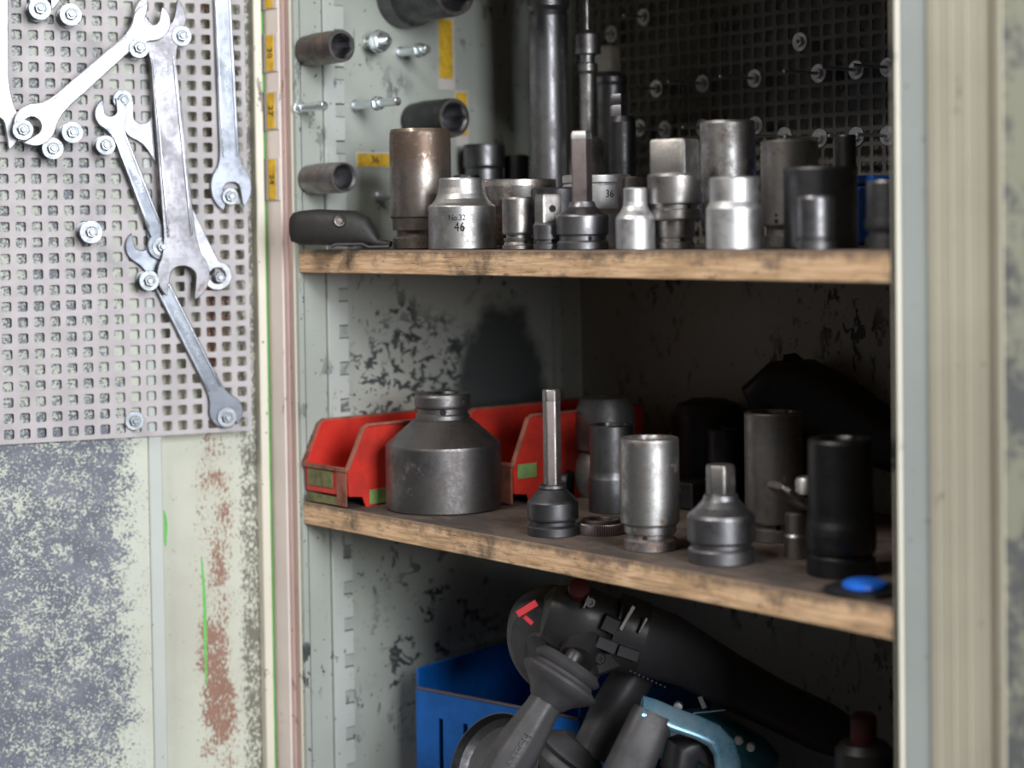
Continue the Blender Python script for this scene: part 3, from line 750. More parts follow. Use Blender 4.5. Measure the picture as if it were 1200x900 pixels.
upright('impact_socket', 'tall bright silver deep socket behind the stepped chrome socket', 'socket', place_upper(854, .125),
        [(27, 0), (28, 1), (28, 12), (25, 13), (25, 20), (30, 22), (32.3, 28), (32.3, 145), (30.5, 148)], CHROMEW, (6, 24))
upright('chrome_socket', 'satin chrome socket with a narrower upper half in front of the tall bright one', 'socket', place_upper(861, .038),
        [(32, 0), (33, 1.5), (33, 48), (31, 52), (28.6, 56), (28.6, 83), (27, 85)], CHROME, (4, 16))
upright('impact_socket', 'dark-sided steel socket with small stamped marks behind the broad black socket', 'socket', place_upper(926, .128),
        [(30, 0), (31, 1), (31, 14), (27, 15), (27, 24), (33, 26), (33.5, 28), (33.5, 123), (32, 125)], STEEL, (6, 24), pins=((-14, 31, 2.6), (-14, 38, 1.8)))
upright('impact_socket', 'broad black socket with a bright worn rim on the right of the upper shelf', 'socket', place_upper(962, .088),
        [(40, 0), (43, 2), (43, 92), (41.5, 95)], GUN2, (6, 30))
upright('impact_socket', 'small dark socket with a worn rim in front of the broad black socket', 'socket', place_upper(957, .030),
        [(22, 0), (22.5, 1), (22.5, 9), (20, 10), (20, 13), (21, 15), (21.5, 60), (20, 63)], GUN, (6, 14))
upright('impact_socket', 'black cylindrical socket behind the broad black one, before the dark perforated panel', 'socket', place_upper(992, .20),
        [(12, 0), (12, 128), (11, 130)], BLACKM, (6, 8))
upright('impact_socket', 'grey flanged socket partly hidden by the right cabinet post', 'socket', place_upper(1041, .062),
        [(25, 0), (26, 1), (26, 14), (22, 15), (22, 21), (26, 23), (27, 27), (27, 34), (25, 36), (25, 78), (24, 80)], GUN, (6, 17))
# --- upper shelf, back row
upright('impact_socket', 'grey socket behind the rusty tall socket, left of the long extension bars', 'socket', place_upper(569, .215),
        [(20, 0), (22, 2), (22, 90), (24, 94), (24, 117), (23, 119)], GUN, (6, 16))
upright('impact_socket', 'black socket between the grey back-row socket and the thickest extension bar', 'socket', place_upper(607, .25),
        [(14, 0), (14.5, 1), (14.5, 104), (13, 106)], BLACKM, (6, 9))
upright('impact_socket', 'black squat socket in the shade just behind the rusty tall socket', 'socket', place_upper(548, .165),
        [(15, 0), (16, 1), (16, 82), (15, 84)], BLACKM, (6, 10))
upright('extension_bar', 'thickest upright extension bar with a flared collar leaving the top of the photo', 'extension bar', place_upper(646, .205),
        [(21, 0), (22.5, 2), (22.5, 268), (21, 274), (25, 279), (25, 300), (24, 380), (20, 384)], GUN)
upright('extension_bar', 'thinner chrome extension bar with dark ringed joint right of the thickest bar', 'extension bar', place_upper(691, .232),
        [(18, 0), (19, 1), (19, 122), (15, 126), (10, 128), (10, 200), (12, 204), (12, 212), (9, 214), (9, 222), (16, 224), (16, 246), (12, 250), (4, 252), (3.6, 330), (2, 332)], CHROMEW)
r_ = upright('extension_bar', 'grey extension bar topped by a square drive worn to a beige block', 'extension bar', place_upper(719, .282),
        [(17, 0), (17.5, 1), (17.5, 186), (19, 190), (18.5, 196), (10, 202)], GUN)
p = place_upper(714, .282); k = px_scale(p)
MB().lathe([(11.5*k, 202*k, 4, .3), (12*k, 206*k, 4, .3), (11.5*k, 229*k, 4, .3), (9.5*k, 232*k, 4, .3)], p, (0, 0, 1), to_cam(p), 48).build('square_drive', metal('beige_worn_steel', (.62, .58, .50), .42, (.40, .36, .30), .7, 60, metallic=.4), r_, T(p))
r_ = upright('extension_bar', 'short black extension bar with a square steel tip before the dark perforated panel', 'extension bar', place_upper(731, .192),
        [(14, 0), (15, 1), (14.5, 60), (16, 100), (15.5, 145), (13, 152)], BLACKM)
p = place_upper(727, .192); k = px_scale(p)
MB().lathe([(7.5*k, 151*k, 4, .3), (7.5*k, 163*k, 4, .3), (6.6*k, 165*k, 4, .3), (7.5*k, 167*k, 4, .3), (7.5*k, 176*k, 4, .3), (6.6*k, 178*k, 4, .3)], p, (0, 0, 1), to_cam(p), 48).build('square_drive', GUN, r_, T(p))
# blue case standing at the back of the upper shelf
a = onY(893, 292, .215); b = onY(1017, 292, .215)
bc = thing('blue_case', 'blue plastic case behind the sockets at the right of the upper shelf', 'case', ((a.x+b.x)/2-.02, .25, ZU))
x0, x1 = a.x+.035, b.x
MB().box((x0, .222, ZU), (x1, .300, ZU+.050), 0, .003).build('case_body', BLUEP, bc)
MB().box((x0-.001, .221, ZU+.052), (x1+.001, .301, ZU+.060), 0, .002).build('lid', BLUEB, bc)
# black leather pouch
lp = P(398, 290, 1.81)
pc = thing('leather_pouch', 'black leather tool pouch with a metal eyelet at the left front of the upper shelf', 'pouch', (lp.x, lp.y, ZU))
path = [(340, 266, 11, 5), (343, 266, 17, 9), (352, 267, 20, 14), (372, 266, 21, 17), (395, 267, 21, 18), (415, 268, 21.5, 17), (424, 271, 19, 15), (434, 278, 11.5, 12), (443, 284, 5, 10), (458, 286, 3.5, 9)]
k = 1.81/F
MB().loft([P(a_, b_, 1.815-(a_-340)*.00012) for a_, b_, c_, d_ in path], [(d_*k, c_*k) for a_, b_, c_, d_ in path], UP, 32, 2.6).build('flap', LEATHER, pc)
MB().loft([P(388, 289, 1.785), P(394, 286.5, 1.785), P(425, 286, 1.785), P(432, 289.5, 1.785), P(456, 289, 1.785)], [(.006, .0016)]*5, UP, 16, 3).build('strap', GREYP, pc)
e = P(398, 259, 1.793); m = MB()
m.lathe([(.0050, 0), (.0058, .0012), (.0050, .0022), (.0034, .0018), (.0030, 0)], e, to_cam(e), (0, 0, 1), 24, capb=False)
m.build('eyelet', WALLSOCK, pc, T(e))
# ------------------------------------------------------------------ lower shelf
def low(cx, hw, yb): 
    p = place_lower(cx, hw, yb); k = (depth(p)-hw*depth(p)/F)/F; return p, k
p, k = low(518, 70, 605)
r_ = upright('impact_socket', 'largest impact socket, wide grey drum body with narrow ringed neck, on the lower shelf', 'socket', p,
    [(68, 0), (70, 2), (70, 76), (69.3, 78.5), (36, 107), (33, 108.5), (32.5, 113), (30.5, 115), (30.5, 121), (33.5, 123), (34, 125), (34, 135), (33, 138), (32, 138.8)], BIGM, (4, 17, 0), pins=((1, 118, 4.0),), zc=k)
p, k = low(649, 30.5, 631)
r_ = upright('bit_socket', 'dark hex bit socket with a brown upright shank on the lower shelf edge', 'bit socket', p,
    [(29, 0), (30.5, 1), (30.5, 10), (28.5, 12), (26.5, 13), (26.5, 17), (28.5, 18), (30, 19), (30.5, 21), (30.5, 39), (29, 41), (17, 53), (16, 54), (17, 56), (16, 59), (13, 60)], GUN2, zc=k)
tc = to_cam(p)
MB().lathe([(9.6*k, 59*k, 6, .42), (9.6*k, 170*k, 6, .42), (8.8*k, 171.5*k, 6, .42)], p, (0, 0, 1), tc, 60).build('shank', BROWNM, r_, T(p), label='brown hexagonal shank')
MB().lathe([(9.7*k, 159*k, 6, .42), (9.7*k, 171*k, 6, .42), (8.8*k, 172.5*k, 6, .42)], p, (0, 0, 1), tc, 60).build('shank_tip', STEEL, r_, T(p), label='bright tip')  # lighter steel at the tip of the brown shank
# knurled ring
p, k = low(706, 27.5, 629)
kn = thing('knurled_ring', 'low brown knurled ring lying beside the brown-shanked bit socket', 'ring', p)
m = MB(); seg = 128; base = [(26.6, 0), (27.5, 1.2), (27.5, 12), (26.4, 13.2)]
for (r, h) in base:
    for i in range(seg):
        th = 2*PI*i/seg; rr = (r + (.7 if i % 2 else -.35))*k; m.v.append(p+Vector((rr*math.cos(th), rr*math.sin(th), h*k)))
for j in range(3):
    for i in range(seg): m.f.append([j*seg+i, j*seg+(i+1) % seg, (j+1)*seg+(i+1) % seg, (j+1)*seg+i]); m.m.append(0)
m.f.append([3*seg+i for i in range(seg)]); m.m.append(0); m.f.append([i for i in range(seg)]); m.m.append(0)
m.build('knurled_rim', BROWNM, kn, T(p))
MB().lathe([(23*k, 13*k), (23*k, 16*k), (22*k, 17*k), (15*k, 17*k), (14*k, 16*k), (14*k, 13.4*k)], p, (0, 0, 1), None, 40, capb=False).build('inner_ring', WALLSOCK, kn, T(p))
p, k = low(765, 35, 649)
upright('impact_socket', 'bright steel deep impact socket with a grooved base at the middle of the lower shelf', 'socket', p,
    [(30.5, 0), (31.5, 1), (31.5, 12), (30, 13.5), (28, 15), (28, 19), (30, 20), (31, 21), (31, 29), (33, 31), (35, 33), (35, 130), (34, 132.5), (33, 133)], CHROMEW, (6, 22), pins=((-7, 16.5, 3.2),), zc=k)
p, k = low(850, 40.5, 665)
r_ = upright('drive_adapter', 'grey step-up adapter with a flared body and a square-headed top on the lower shelf', 'adapter', p,
    [(38.5, 0), (40, 1.5), (40, 15), (38, 17.5), (36, 18.5), (36, 23), (39, 25), (40.5, 27), (40.5, 54), (38.5, 58), (29, 66), (22, 74), (20, 80), (17, 82)], GUN, zc=k)
MB().lathe([(15.4*k, 80*k, 6, .25), (16*k, 83*k, 6, .25), (16*k, 112*k, 6, .25), (14.5*k, 116*k, 6, .25)], p, (0, 0, 1), to_cam(p), 60).build('drive_head', STEEL, r_, T(p))
p, k = low(993, 41, 680)
upright('impact_socket', 'large matte black impact socket at the right of the lower shelf', 'socket', p,
    [(39, 0), (41, 1.5), (41, 20), (38, 22), (37, 25), (41, 28), (42, 34), (42, 50), (41, 58), (39, 66), (38.5, 72), (38.5, 158), (37, 162), (36, 162.5)], BLACKM, (6, 24, 0), zc=k)
p, k = low(719, 28, 603)
upright('impact_socket', 'two-tone grey socket with a darker lower half behind the knurled ring', 'socket', p,
    [(27, 0), (28, 1), (28, 38, 0, 0, 1), (27.3, 40, 0, 0, 1), (26, 48), (26, 102), (25, 103)], [GUN, GUN2], (6, 18), zc=k)
p, k = low(912, 31, 637)
upright('impact_socket', 'tall scratched dark chrome socket behind the grey step-up adapter', 'socket', p,
    [(30, 0), (31, 1), (31, 13), (28, 15), (28, 20), (33, 22), (34.5, 24), (34.5, 150), (33, 152)], STEEL, (6, 24), pins=((5, 17.5, 3.0),), zc=k)
p, k = low(851, 18, 606)
upright('impact_socket', 'slim black glossy socket behind the square-headed adapter', 'socket', p,
    [(17, 0), (18, 1), (18, 14), (16, 15), (16, 18), (18.5, 20), (18.5, 100), (17, 102)], BLACKM, (6, 12), zc=k)
p, k = low(935, 13, 656)
r_ = upright('ratchet_adapter', 'small steel stub topped by a tilted flat ratchet head next to the large black socket', 'ratchet', p,
    [(14, 0), (14.5, 1), (14.5, 26), (12.5, 29), (12.5, 52), (10, 54)], STEEL, zc=k)
c0 = P(908, 568, depth(p)-.012); c1 = P(950, 598, depth(p)-.0)
MB().loft([c0, c0.lerp(c1, .15), c0.lerp(c1, .85), c1], [(.012, .0028), (.0160, .0040), (.0160, .0040), (.014, .0028)], UP, 24, 3).build('ratchet_head', CHROMEW, r_)
MB().lathe([(.0085, 0), (.0085, .010), (.0070, .013), (.003, .014)], P(944, 578, depth(p)+.012), (0, 0, 1), None, 20).build('knob', CHROME, r_)
# dark extension bar lying behind the largest socket
q0 = onZ(575, 580, ZL); 
e0 = P(575, 566, 1.905); e1 = P(670, 570, 1.86)
e0.z = e1.z = ZL+.0155
eb = thing('extension_bar', 'dark extension bar lying on the lower shelf behind the largest impact socket', 'extension bar', ((e0.x+e1.x)/2, (e0.y+e1.y)/2, ZL))
ax = (e1-e0); L = ax.length
MB().lathe([(.013, 0), (.0155, .002), (.0155, L*.44), (.0140, L*.47), (.0130, L*.49), (.0130, L*.98), (.012, L)], e0, ax, UP, 32).build('bar', BLACKM, eb)
MB().lathe([(.0158, L*.38), (.0160, L*.39), (.0160, L*.43), (.0158, L*.44)], e0, ax, UP, 32, capa=False, capb=False).build('worn_band', STEEL, eb)
# grey cast housings behind
g0 = P(705, 575, 1.875)
gh = thing('air_tool', 'grey rounded air tool housing standing behind the two-tone socket', 'air tool', (g0.x, g0.y, ZL))
k = 1.90/F
MB().lathe([(24*k, 0), (30*k, 8*k), (33*k, 24*k), (30*k, 42*k), (24*k, 52*k)], (g0.x, g0.y, ZL), (0, 0, 1), None, 36).build('base_collar', GREYH, gh)
MB().lathe([(24*k, 50*k), (33*k, 56*k), (35*k, 80*k), (34*k, 100*k), (28*k, 114*k), (14*k, 119*k)], (g0.x+.004, g0.y+.002, ZL), (0, 0, 1), None, 36).build('housing', GREYH, gh)
# shiny short socket and black block in the shade
p = P(806, 560, 1.80); p.z = ZL; k = px_scale(p)
bk = thing('steel_block', 'dark flat steel block in the shade between the bright deep socket and the adapter', 'block', p)
MB().box((p.x-.026, p.y-.022, ZL), (p.x+.026, p.y+.022, ZL+.026), 0, .002).build('block', GUN2, bk)
MB().lathe([(.010, 0), (.010, .004), (.006, .004), (.006, 0)], (p.x+.0, p.y-.0225, ZL+.013), (0, -1, 0), None, 24).build('boss', GUN, bk)
p = P(804, 555, 1.93); p.z = ZL
upright('impact_socket', 'half-shadowed worn silver socket between the bright deep socket and the slim black one', 'socket', p,
    [(20, 0), (21, 1), (21, 60), (18, 66), (16, 90), (15, 92)], CHROMEW, (6, 10))
# black power tool at the back right
bt = thing('power_tool', 'black power tool lying in the shade at the back right of the lower shelf', 'power tool', onY(960, 560, .25))
pts = [P(896, 492, 1.80), P(899, 470, 1.80), P(912, 462, 1.795), P(940, 463, 1.785), P(980, 482, 1.77), P(1020, 508, 1.745), P(1060, 530, 1.72)]
k = 1.78/F
MB().loft(pts, [(12*k, 14*k), (24*k, 34*k), (30*k, 40*k), (32*k, 44*k), (32*k, 40*k), (32*k, 36*k), (24*k, 26*k)], UP, 28, 2.8).build('housing', BLACKP, bt)
MB().lathe([(8*k, 0), (9*k, 3*k), (9*k, 12*k), (7*k, 14*k)], P(1004, 452, 1.76), (0, 0, -1), None, 20).build('knob', BLACKP, bt)
MB().loft([P(918, 420, 1.79), P(930, 420, 1.79), P(945, 430, 1.785)], [(6*k, 5*k), (8*k, 7*k), (6*k, 5*k)], UP, 16, 3).build('latch', BLACKP, bt)
lo = P(935, 560, 1.79); MB().loft([P(930, 490, 1.79), Vector((lo.x, lo.y, ZL+.004))], [(.020, .016), (.024, .020)], (0, 1, 0), 24, 3).build('grip', BLACKP, bt)
d_ = P(905, 468, 1.775); MB().loft([P(900, 455, 1.775), P(914, 468, 1.772)], [(.010, .002)]*2, to_cam(d_), 12, 4).build('plate', DGREYP, bt)
# black and round shapes at far back
p = P(822, 520, 1.93); p.z = ZL
upright('plastic_canister', 'dark upright canister in the deep shade behind the slim black socket', 'canister', P(830, 520, 1.865)*1 - Vector((0, 0, P(830, 520, 1.865).z-ZL)),
    [(40, 0), (42, 3), (42, 96), (36, 108), (20, 114)], BLACKP)
# blue cap on black pad
p = onZ(1040, 708, ZL) 
bp = thing('blue_capped_pad', 'bright blue cap on a flat black pad at the right end of the lower shelf', 'cap', p+Vector((-.012, .02, 0)))
c = Vector((.683, .030, ZL))
MB().lathe([(.026, 0), (.029, .001), (.029, .003), (.026, .0045)], c, (0, 0, 1), None, 40).build('pad', BLACKP, bp)
MB().lathe([(.015, .0045), (.0165, .0055), (.016, .0085), (.012, .0105), (.004, .0112)], c+Vector((.004, -.004, 0)), (0, 0, 1), None, 36).build('cap', BLUEB, bp)
# ------------------------------------------------------------------ red bins
def bin_(label, x0, x1, y0, y1, h, tapes):
    root = thing('storage_bin', label, 'storage bin', ((x0+x1)/2, (y0+y1)/2, ZL), 'red bins on the lower shelf')
    z0 = ZL; t = .0022; Lh = h*.32
    # side profile polygon (y, z): raised foot at the front, slanted cut, high sides
    prof = [(y0+.020, .0), (y0+.016, .010), (y0, .012), (y0-.002, .012+Lh), (y0+.016, h*.96), (y0+.021, h), (y1, h), (y1, 0)]
    prof2 = [(y0, .012), (y0-.002, .012+Lh)]
    for xs, nx in ((x0, 1), (x1, -1)):
        MB().plate([prof], 0, t, Vector((xs, 0, z0)), Vector((0, 1, 0)), UP, Vector((nx, 0, 0)), .0005).build('side', REDB, root)
    MB().box((x0+t, y0-.0015, z0+.012), (x1-t, y0+.001, z0+.012+Lh), 0, .0004).build('front', REDB, root)
    MB().box((x0+t, y0+.001, z0+.011), (x1-t, y1, z0+.0135)).build('bottom', REDB, root)
    MB().box((x0+t, y1-t, z0+.002), (x1-t, y1, z0+h)).build('back', REDB, root)
    # rims
    m = MB()
    for xs in (x0, x1):
        o_ = -.0028 if xs == x0 else .0028
        pr = [Vector((xs+o_*.3, y0-.003, z0+.012+Lh)), Vector((xs+o_*.3, y0+.017, z0+h*.975)), Vector((xs+o_*.3, y0+.022, z0+h+.0006)), Vector((xs+o_*.3, y1, z0+h+.0006))]
        m.loft(pr, [(.0028, .0014)]*4, (0, -.3, 1), 10, 4)
    m.box((x0-.002, y0-.0045, z0+.010+Lh), (x1+.002, y0-.0010, z0+.0145+Lh), 0, .0006)
    m.build('rim', REDD, root, label='scuffed brownish rim')
    for (xa, xb, za, zb_, mt, onside) in tapes:
        if onside: MB().box((x1+.0002, y0+xa, z0+za), (x1+.0010, y0+xb, z0+zb_), 0, .0002).build('tape', mt, root, label='green tape')
        else: MB().box((x0+xa, y0-.0030, z0+za), (x0+xb, y0-.0016, z0+zb_), 0, .0002).build('tape', mt, root, label='dirty olive tape')
    MB().box((x1-.016, y0-.0035, z0+.002), (x1-.0005, y0-.0016, z0+.010+Lh), 0, .0004).build('front_rib', REDD, root)
    return root
bin_('red open-front storage bin at the left end of the lower shelf, with green tape', .006, .078, .002, .150, .079, [(.006, .048, .018, .034, OLIVE, 0), (.024, .046, .002, .016, LBLGREEN, 1), (.004, .060, .002, .010, OLIVE, 0)])
bin_('second red storage bin, half hidden behind the largest impact socket', .092, .180, .125, .300, .086, [(.004, .028, .026, .040, LBLGREEN, 1)])
# ------------------------------------------------------------------ bottom bay: blue crate and power tools
zc_ = 1.885
q0 = P(487, 783, zc_); HT = q0.z
fr = onZ(487, 807, HT-.020); fr2 = onZ(607, 827, HT-.020)
fd = Vector((fr2.x-fr.x, fr2.y-fr.y, 0)).normalized(); fd = (fd+Vector((1, 0, 0))*.35).normalized(); sd = Vector((-fd.y, fd.x, 0))
q0 = Vector((q0.x, q0.y, 0))
cr = thing('blue_crate', 'blue painted slotted steel crate at the bottom left of the cabinet, full of power tools', 'crate', (q0.x+.15, q0.y+.1, ZB))
CL, CW = .205, .225
def cw(a_, b_, z): v = q0+fd*a_+sd*b_; return Vector((v.x, v.y, z))
CMx = frame3(q0, fd, sd, UP)
def cbox(m, a, b, mi=0, bev=0): return m.box(a, b, mi, bev, CMx)
# front panel with upright slots: built from strips so the slots are real openings
m = MB(); ht = HT-.020; x = 0; slots = [.030, .062, .094, .126, .158]
z0s, z1s = ZB+.035, ht-.026
prev = 0
for s_ in slots:
    cbox(m, (prev, 0, z0s), (s_, .0018, z1s)); prev = s_+.0055
cbox(m, (prev, 0, z0s), (CL, .0018, z1s)); cbox(m, (0, 0, z1s), (CL, .0018, ht)); cbox(m, (0, 0, ZB+.001), (CL, .0018, z0s))
m.build('front_panel', BLUEP, cr)
m = MB(); cbox(m, (0, -.001, ht-.001), (CL, .0032, ht+.0015), 0, .0006).build('front_rim', plain('worn_rim', (.10, .085, .10), .5), cr, label='worn brownish rim edge')
cbox(MB(), (0, .0018, ZB+.001), (.0018, CW, HT)).build('side_panel', BLUEP, cr)
cbox(MB(), (CL-.0018, .0018, ZB+.001), (CL, CW, HT)).build('side_panel', BLUEP, cr)
cbox(MB(), (.0018, CW-.0018, ZB+.001), (CL-.0018, CW, HT)).build('back_panel', BLUEP, cr)
cbox(MB(), (.0018, .0018, ZB+.001), (CL-.0018, CW-.0018, ZB+.003)).build('bottom_panel', BLUEP, cr)
# --- big black angle grinder
def grip_handle(root, top, bot, R, pxk, mats=(GREYP, DGREYP), nm='side_handle', flat=False):
    """side handle: threaded stub, two-ring flange and swelling octagonal grip"""
    ax = (bot-top); L = ax.length; u_ = ax.normalized()
    m = MB()
    m.lathe([(R*.60, -R*.04), (R*.76, -.002), (R*.86, R*.03), (R*.92, R*.10), (R*.88, R*.20), (R*.80, R*.26), (R*.84, R*.34), (R*1.0, R*.42), (R*1.03, R*.50), (R*.98, R*.60), (R*.80, R*.74), (R*.60, R*.92), (R*.46, R*1.12)], top, ax, UP, 48)
    fl = m.build('handle_flange', GREYP, root)
    MB().lathe([(R*.20, -R*.35), (R*.24, -R*.25), (R*.24, 0)], top, ax, UP, 24).build('threaded_stub', BLACKP, root)
    m = MB(); pr = []
    for t, r in ((0, .46), (.06, .44), (.14, .45), (.3, .50), (.5, .56), (.75, .60), (1., .56)):
        pr.append((R*r*.96, R*1.05+(L-R*1.05)*t, 8 if t > 0 else 0, .25))
    m.lathe(pr, top, ax, UP, 64)
    g = m.build(nm, mats[0], root)
    return g
ag = thing('angle_grinder', 'large black angle grinder with a ringed grey side handle lying across the blue crate', 'angle grinder', P(720, 780, 1.70))
pts = [(636, 716, 18, 20), (641, 717, 30, 30), (655, 722, 37, 36), (680, 727, 40, 39), (706, 735, 38, 38), (716, 739, 30, 32)]
k = 1.66/F
MB().loft([P(a_, b_, 1.665) for a_, b_, c_, d_ in pts], [(c_*k, d_*k) for a_, b_, c_, d_ in pts], UP, 36, 2.7).build('gear_head', BLACKP, ag)
pts = [(712, 736, 34, 36), (722, 740, 40, 42), (745, 747, 40, 42), (780, 758, 38, 40), (806, 770, 35, 36), (850, 795, 32, 33), (910, 826, 29, 30), (960, 850, 30, 31), (985, 862, 26, 27)]
MB().loft([P(a_, b_, 1.668+(a_-700)*.00022) for a_, b_, c_, d_ in pts], [(c_*k, d_*k) for a_, b_, c_, d_ in pts], UP, 36, 2.8).build('motor_housing', DGREYP, ag)
pts = [(716, 738, 41.5, 43.5), (738, 745, 41.5, 43.5), (752, 749, 41, 43)]
MB().loft([P(a_, b_, 1.6685) for a_, b_, c_, d_ in pts], [(c_*k, d_*k) for a_, b_, c_, d_ in pts], UP, 36, 2.8).build('switch_collar', BLACKP, ag)
def facebar(p0, p1, w, t, mat, name, root, bev=.0004):
    a_, b_ = P(*p0), P(*p1); x = (b_-a_); L = x.length; x.normalize(); z = to_cam(a_); z = (z-x*z.dot(x)).normalized(); y = z.cross(x)
    m = MB(); m.box((0, -w/2, -t), (L, w/2, t), 0, bev, frame3(a_, x, y, z)); return m.build(name, mat, root)
facebar((727, 738, 1.632), (743, 710, 1.632), .0035, .0015, STEEL, 'switch_edge', ag)
facebar((749, 742, 1.632), (758, 724, 1.632), .0025, .0012, STEEL, 'switch_edge', ag)
facebar((700, 750, 1.636), (722, 759, 1.636), .0100, .0065, DGREYP, 'cover_plate', ag)
facebar((724, 760, 1.638), (748, 768, 1.638), .0095, .0065, DGREYP, 'cover_plate', ag)
facebar((707, 727, 1.634), (724, 735, 1.634), .0130, .0065, DGREYP, 'cover_plate', ag)
for i in range(9): facebar((738+i*5.0, 786+i*2.3, 1.634), (740.2+i*5.0, 787+i*2.3, 1.634), .0016, .0008, GREYP, 'vent_rib', ag)
facebar((606, 720, 1.646), (629, 706, 1.646), .0058, .0022, REDBR, 'guard_lever', ag)['label'] = 'bright red lever'
facebar((614, 722, 1.648), (624, 731, 1.648), .0040, .0016, REDBR, 'lever_pin', ag)
c = P(679, 690, 1.640); MB().lathe([(.0095, -.006), (.0100, 0), (.0090, .003), (.004, .004)], c, (to_cam(c)+UP*.7), UP, 28).build('lock_button', REDK, ag, label='dark red lock button')
for (px, py) in ((692, 706), (703, 772)):
    c = P(px, py, 1.630); MB().lathe([(.0048, -.004), (.0050, 0), (.0040, .0012), (.0022, .0012), (.0020, -.001)], c, to_cam(c), UP, 24).build('screw', GUN if py < 740 else BLACKP, ag)
facebar((684, 713, 1.630), (690, 698, 1.630), .0016, .0010, STEEL, 'clip', ag)
# guard: sheet metal shroud round the disc on the far side of the gear head
gc = P(650, 752, 1.700); gax = (CR*-.66 + CU*-.16 - CF*.74).normalized()
Rg = 66*1.68/F
MB().lathe([(Rg*.26, .024), (Rg*.30, .0215), (Rg*.70, .0205), (Rg*.74, .0185), (Rg*.86, .0165), (Rg*.99, .008), (Rg*1.0, -.010), (Rg*.975, -.0105), (Rg*.97, .0065), (Rg*.2, .016)], gc, gax, UP, 56).build('guard', GREYP, ag, T(gc), label='dark grey sheet metal guard')
MB().lathe([(Rg*.90, -.004), (Rg*.90, -.001), (Rg*.2, .001)], gc, gax, UP, 48).build('grinding_disc', BLACKP, ag, T(gc))
MB().loft([P(690, 742, 1.655), P(683, 758, 1.645), P(675, 774, 1.628)], [(.019, .018), (.018, .016), (.015, .014)], UP, 28, 2.6).build('handle_boss', BLACKP, ag)
facebar((690, 780, 1.640), (740, 762, 1.660), .020, .010, BLACKP, 'head_foot', ag, .003)
top = P(668, 778, 1.615); bot = P(585, 912, 1.590)
g = grip_handle(ag, top, bot, .0345, None)
g['label'] = 'matte grey grip with embossed lettering'
# embossed lettering along the grip
ax = (bot-top).normalized(); z = to_cam(top); z = (z-ax*z.dot(ax)).normalized(); y = z.cross(-ax)
c = top.lerp(bot, .84) + z*.0206
text('VIBRATECH', .0100, BLACKP, ag, frame3(c, -ax, y, z), depth_=.0005)
# --- second grinder with black handle and upturned guard
g2 = thing('angle_grinder', 'second dark angle grinder low before the crate, with dished metal guard and slim black handle', 'angle grinder', P(660, 870, 1.74))
top = P(752, 780, 1.715); bot = P(690, 868, 1.700)
m = MB(); k = 1.7/F
m.loft([P(754, 772, 1.72), P(745, 788, 1.718), P(730, 812, 1.714), P(712, 840, 1.710), P(698, 866, 1.706), P(690, 884, 1.704)], [(.013, .013), (.0175, .0175), (.0185, .0185), (.0175, .0175), (.0155, .0155), (.018, .018)], (1, 0, 0), 28, 2.5).build('side_handle', GREYP, g2)
MB().lathe([(.018, -.010), (.029, -.002), (.0335, .002), (.0335, .005), (.030, .007), (.026, .010), (.0285, .014), (.0285, .018), (.022, .026), (.015, .035)], P(674, 880, 1.702), (P(650, 925, 1.70)-P(690, 868, 1.70)), UP, 48).build('handle_flange', GREYP, g2)
gc = P(590, 902, 1.745); gax = (CR*-.55 + CU*.45 - CF*.70).normalized(); Rg = 64*k
MB().lathe([(Rg*.30, -.004), (Rg*.85, -.002), (Rg*.97, .004), (Rg, .016), (Rg*.98, .016), (Rg*.95, .006), (Rg*.84, .0), (Rg*.32, -.002), (Rg*.30, .006), (Rg*.1, .006)], gc, gax, UP, 64).build('guard', GUN2, g2, T(gc))
MB().loft([gc-gax*.004, gc-gax*.03+CR*.03, P(650, 915, 1.76)], [(.022, .022), (.028, .028), (.030, .030)], UP, 28, 2.6).build('gear_head', BLACKP, g2)
# --- teal power tool with steel bracket handle
t2 = thing('power_tool', 'teal and black power tool with a grey grip and blue-grey loop bracket', 'power tool', P(800, 880, 1.66))
k = 1.64/F
pts = [(775, 886, 30, 26), (790, 874, 42, 40), (820, 872, 48, 42), (850, 880, 46, 38), (885, 892, 36, 30), (905, 900, 22, 20)]
MB().loft([P(a_, b_, 1.705) for a_, b_, c_, d_ in pts], [(c_*k, d_*k) for a_, b_, c_, d_ in pts], UP, 32, 2.8).build('housing', TEAL, t2)
MB().loft([P(732, 912, 1.600), P(746, 880, 1.603), P(763, 842, 1.606), P(766, 835, 1.607)], [(.0205, .0185), (.0195, .0175), (.0185, .017), (.017, .015)], to_cam(P(750, 870, 1.6)), 32, 3.2).build('grip', GREYP, t2)
path = [(752, 829), (766, 833), (790, 843), (818, 853), (836, 862), (848, 876), (853, 894), (854, 915)]
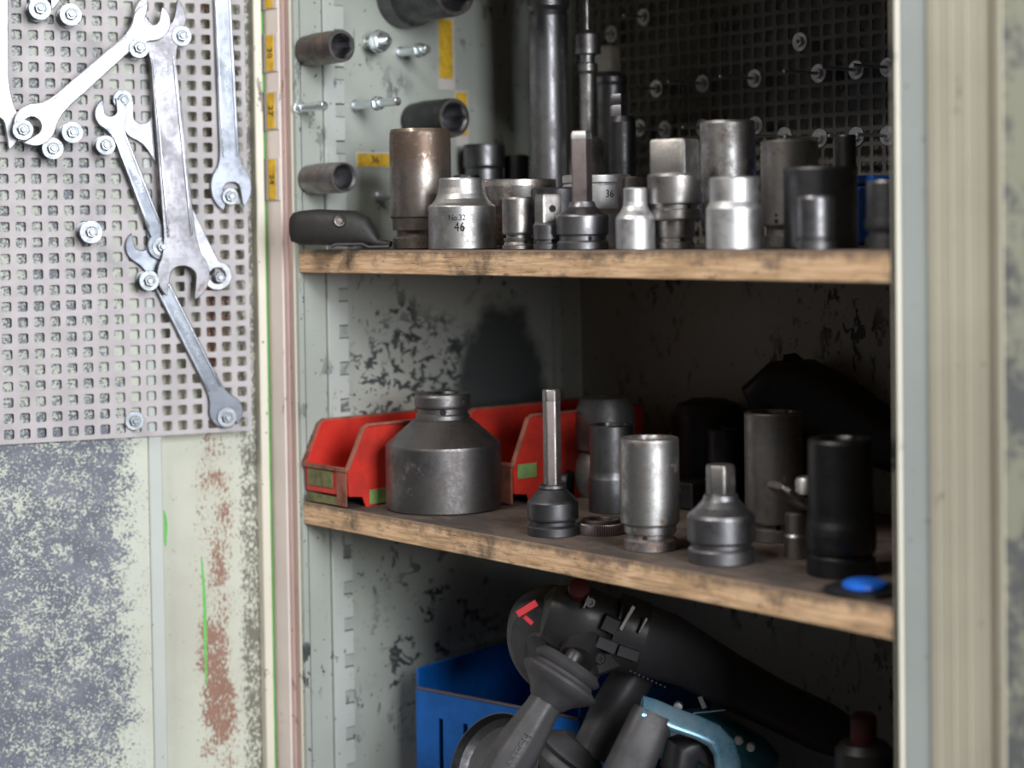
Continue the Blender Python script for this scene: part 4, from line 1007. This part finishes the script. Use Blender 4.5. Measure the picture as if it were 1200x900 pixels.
MB().loft([P(a_, b_, 1.600+i*.001) for i, (a_, b_) in enumerate(path)], [(.0115, .0046)]*2+[(.0115, .0042)]*2+[(.0115, .0056)]*4, (CU*.80-CF*.60), 20, 3.2).build('bracket', TEALM, t2, label='bright blue-grey metal loop')
MB().loft([P(792, 905, 1.63), P(800, 880, 1.632), P(818, 872, 1.634), P(840, 890, 1.634)], [(.018, .012), (.020, .015), (.018, .014), (.014, .010)], UP, 24, 3).build('gear_case', DGREYP, t2)
for (px, py, r) in ((795, 828, .0042), (866, 868, .0040), (880, 876, .0040)):
    c = P(px, py, 1.658); MB().lathe([(r, -.003), (r*1.05, 0), (r*.8, .0018), (r*.3, .002)], c, to_cam(c), UP, 20).build('screw', CHROME, t2)
facebar((820, 816, 1.650), (826, 830, 1.650), .0045, .0012, STEEL, 'pin', t2)
facebar((812, 836, 1.652), (850, 832, 1.652), .0014, .0006, TEALM, 'seam', t2)
# dark red tool cap deep in the right corner and a chromed screw on the wall
rc = P(1012, 852, 1.50)
rt_ = thing('spray_can', 'black can with a dull red cap deep in the shade at the bottom right', 'can', (rc.x, rc.y, ZB))
MB().lathe([(.022, 0), (.023, .002), (.023, rc.z-ZB-.018), (.018, rc.z-ZB-.012)], (rc.x, rc.y, ZB), (0, 0, 1), None, 32).build('can', BLACKP, rt_)
MB().lathe([(.0105, rc.z-ZB-.013), (.0105, rc.z-ZB+.008), (.008, rc.z-ZB+.011)], (rc.x, rc.y, ZB), (0, 0, 1), None, 24).build('cap', REDK, rt_)
# ------------------------------------------------------------------ right door, folded back beside the post
MX = frame3(Vector((W+.086, -.002, 0)), Vector((.985, -.17, 0)).normalized(), Vector((.17, .985, 0)).normalized(), UP)
MB().box((.002, 0, .12), (.40, .003, 1.98), 0, .001, MX).build('door_panel', RDOOR, cab, MX)
MB().box((.0, -.001, .12), (.008, .022, 1.98), 0, .001, MX).build('door_flange', RPOST, cab, MX)
MB().box((.39, -.001, .12), (.398, .022, 1.98), 0, .001, MX).build('door_flange', RPOST, cab, MX)
MB().box((.002, .020, .12), (.40, .0225, 1.98), 0, .001, MX).build('door_skin', RDOOR, cab, MX)
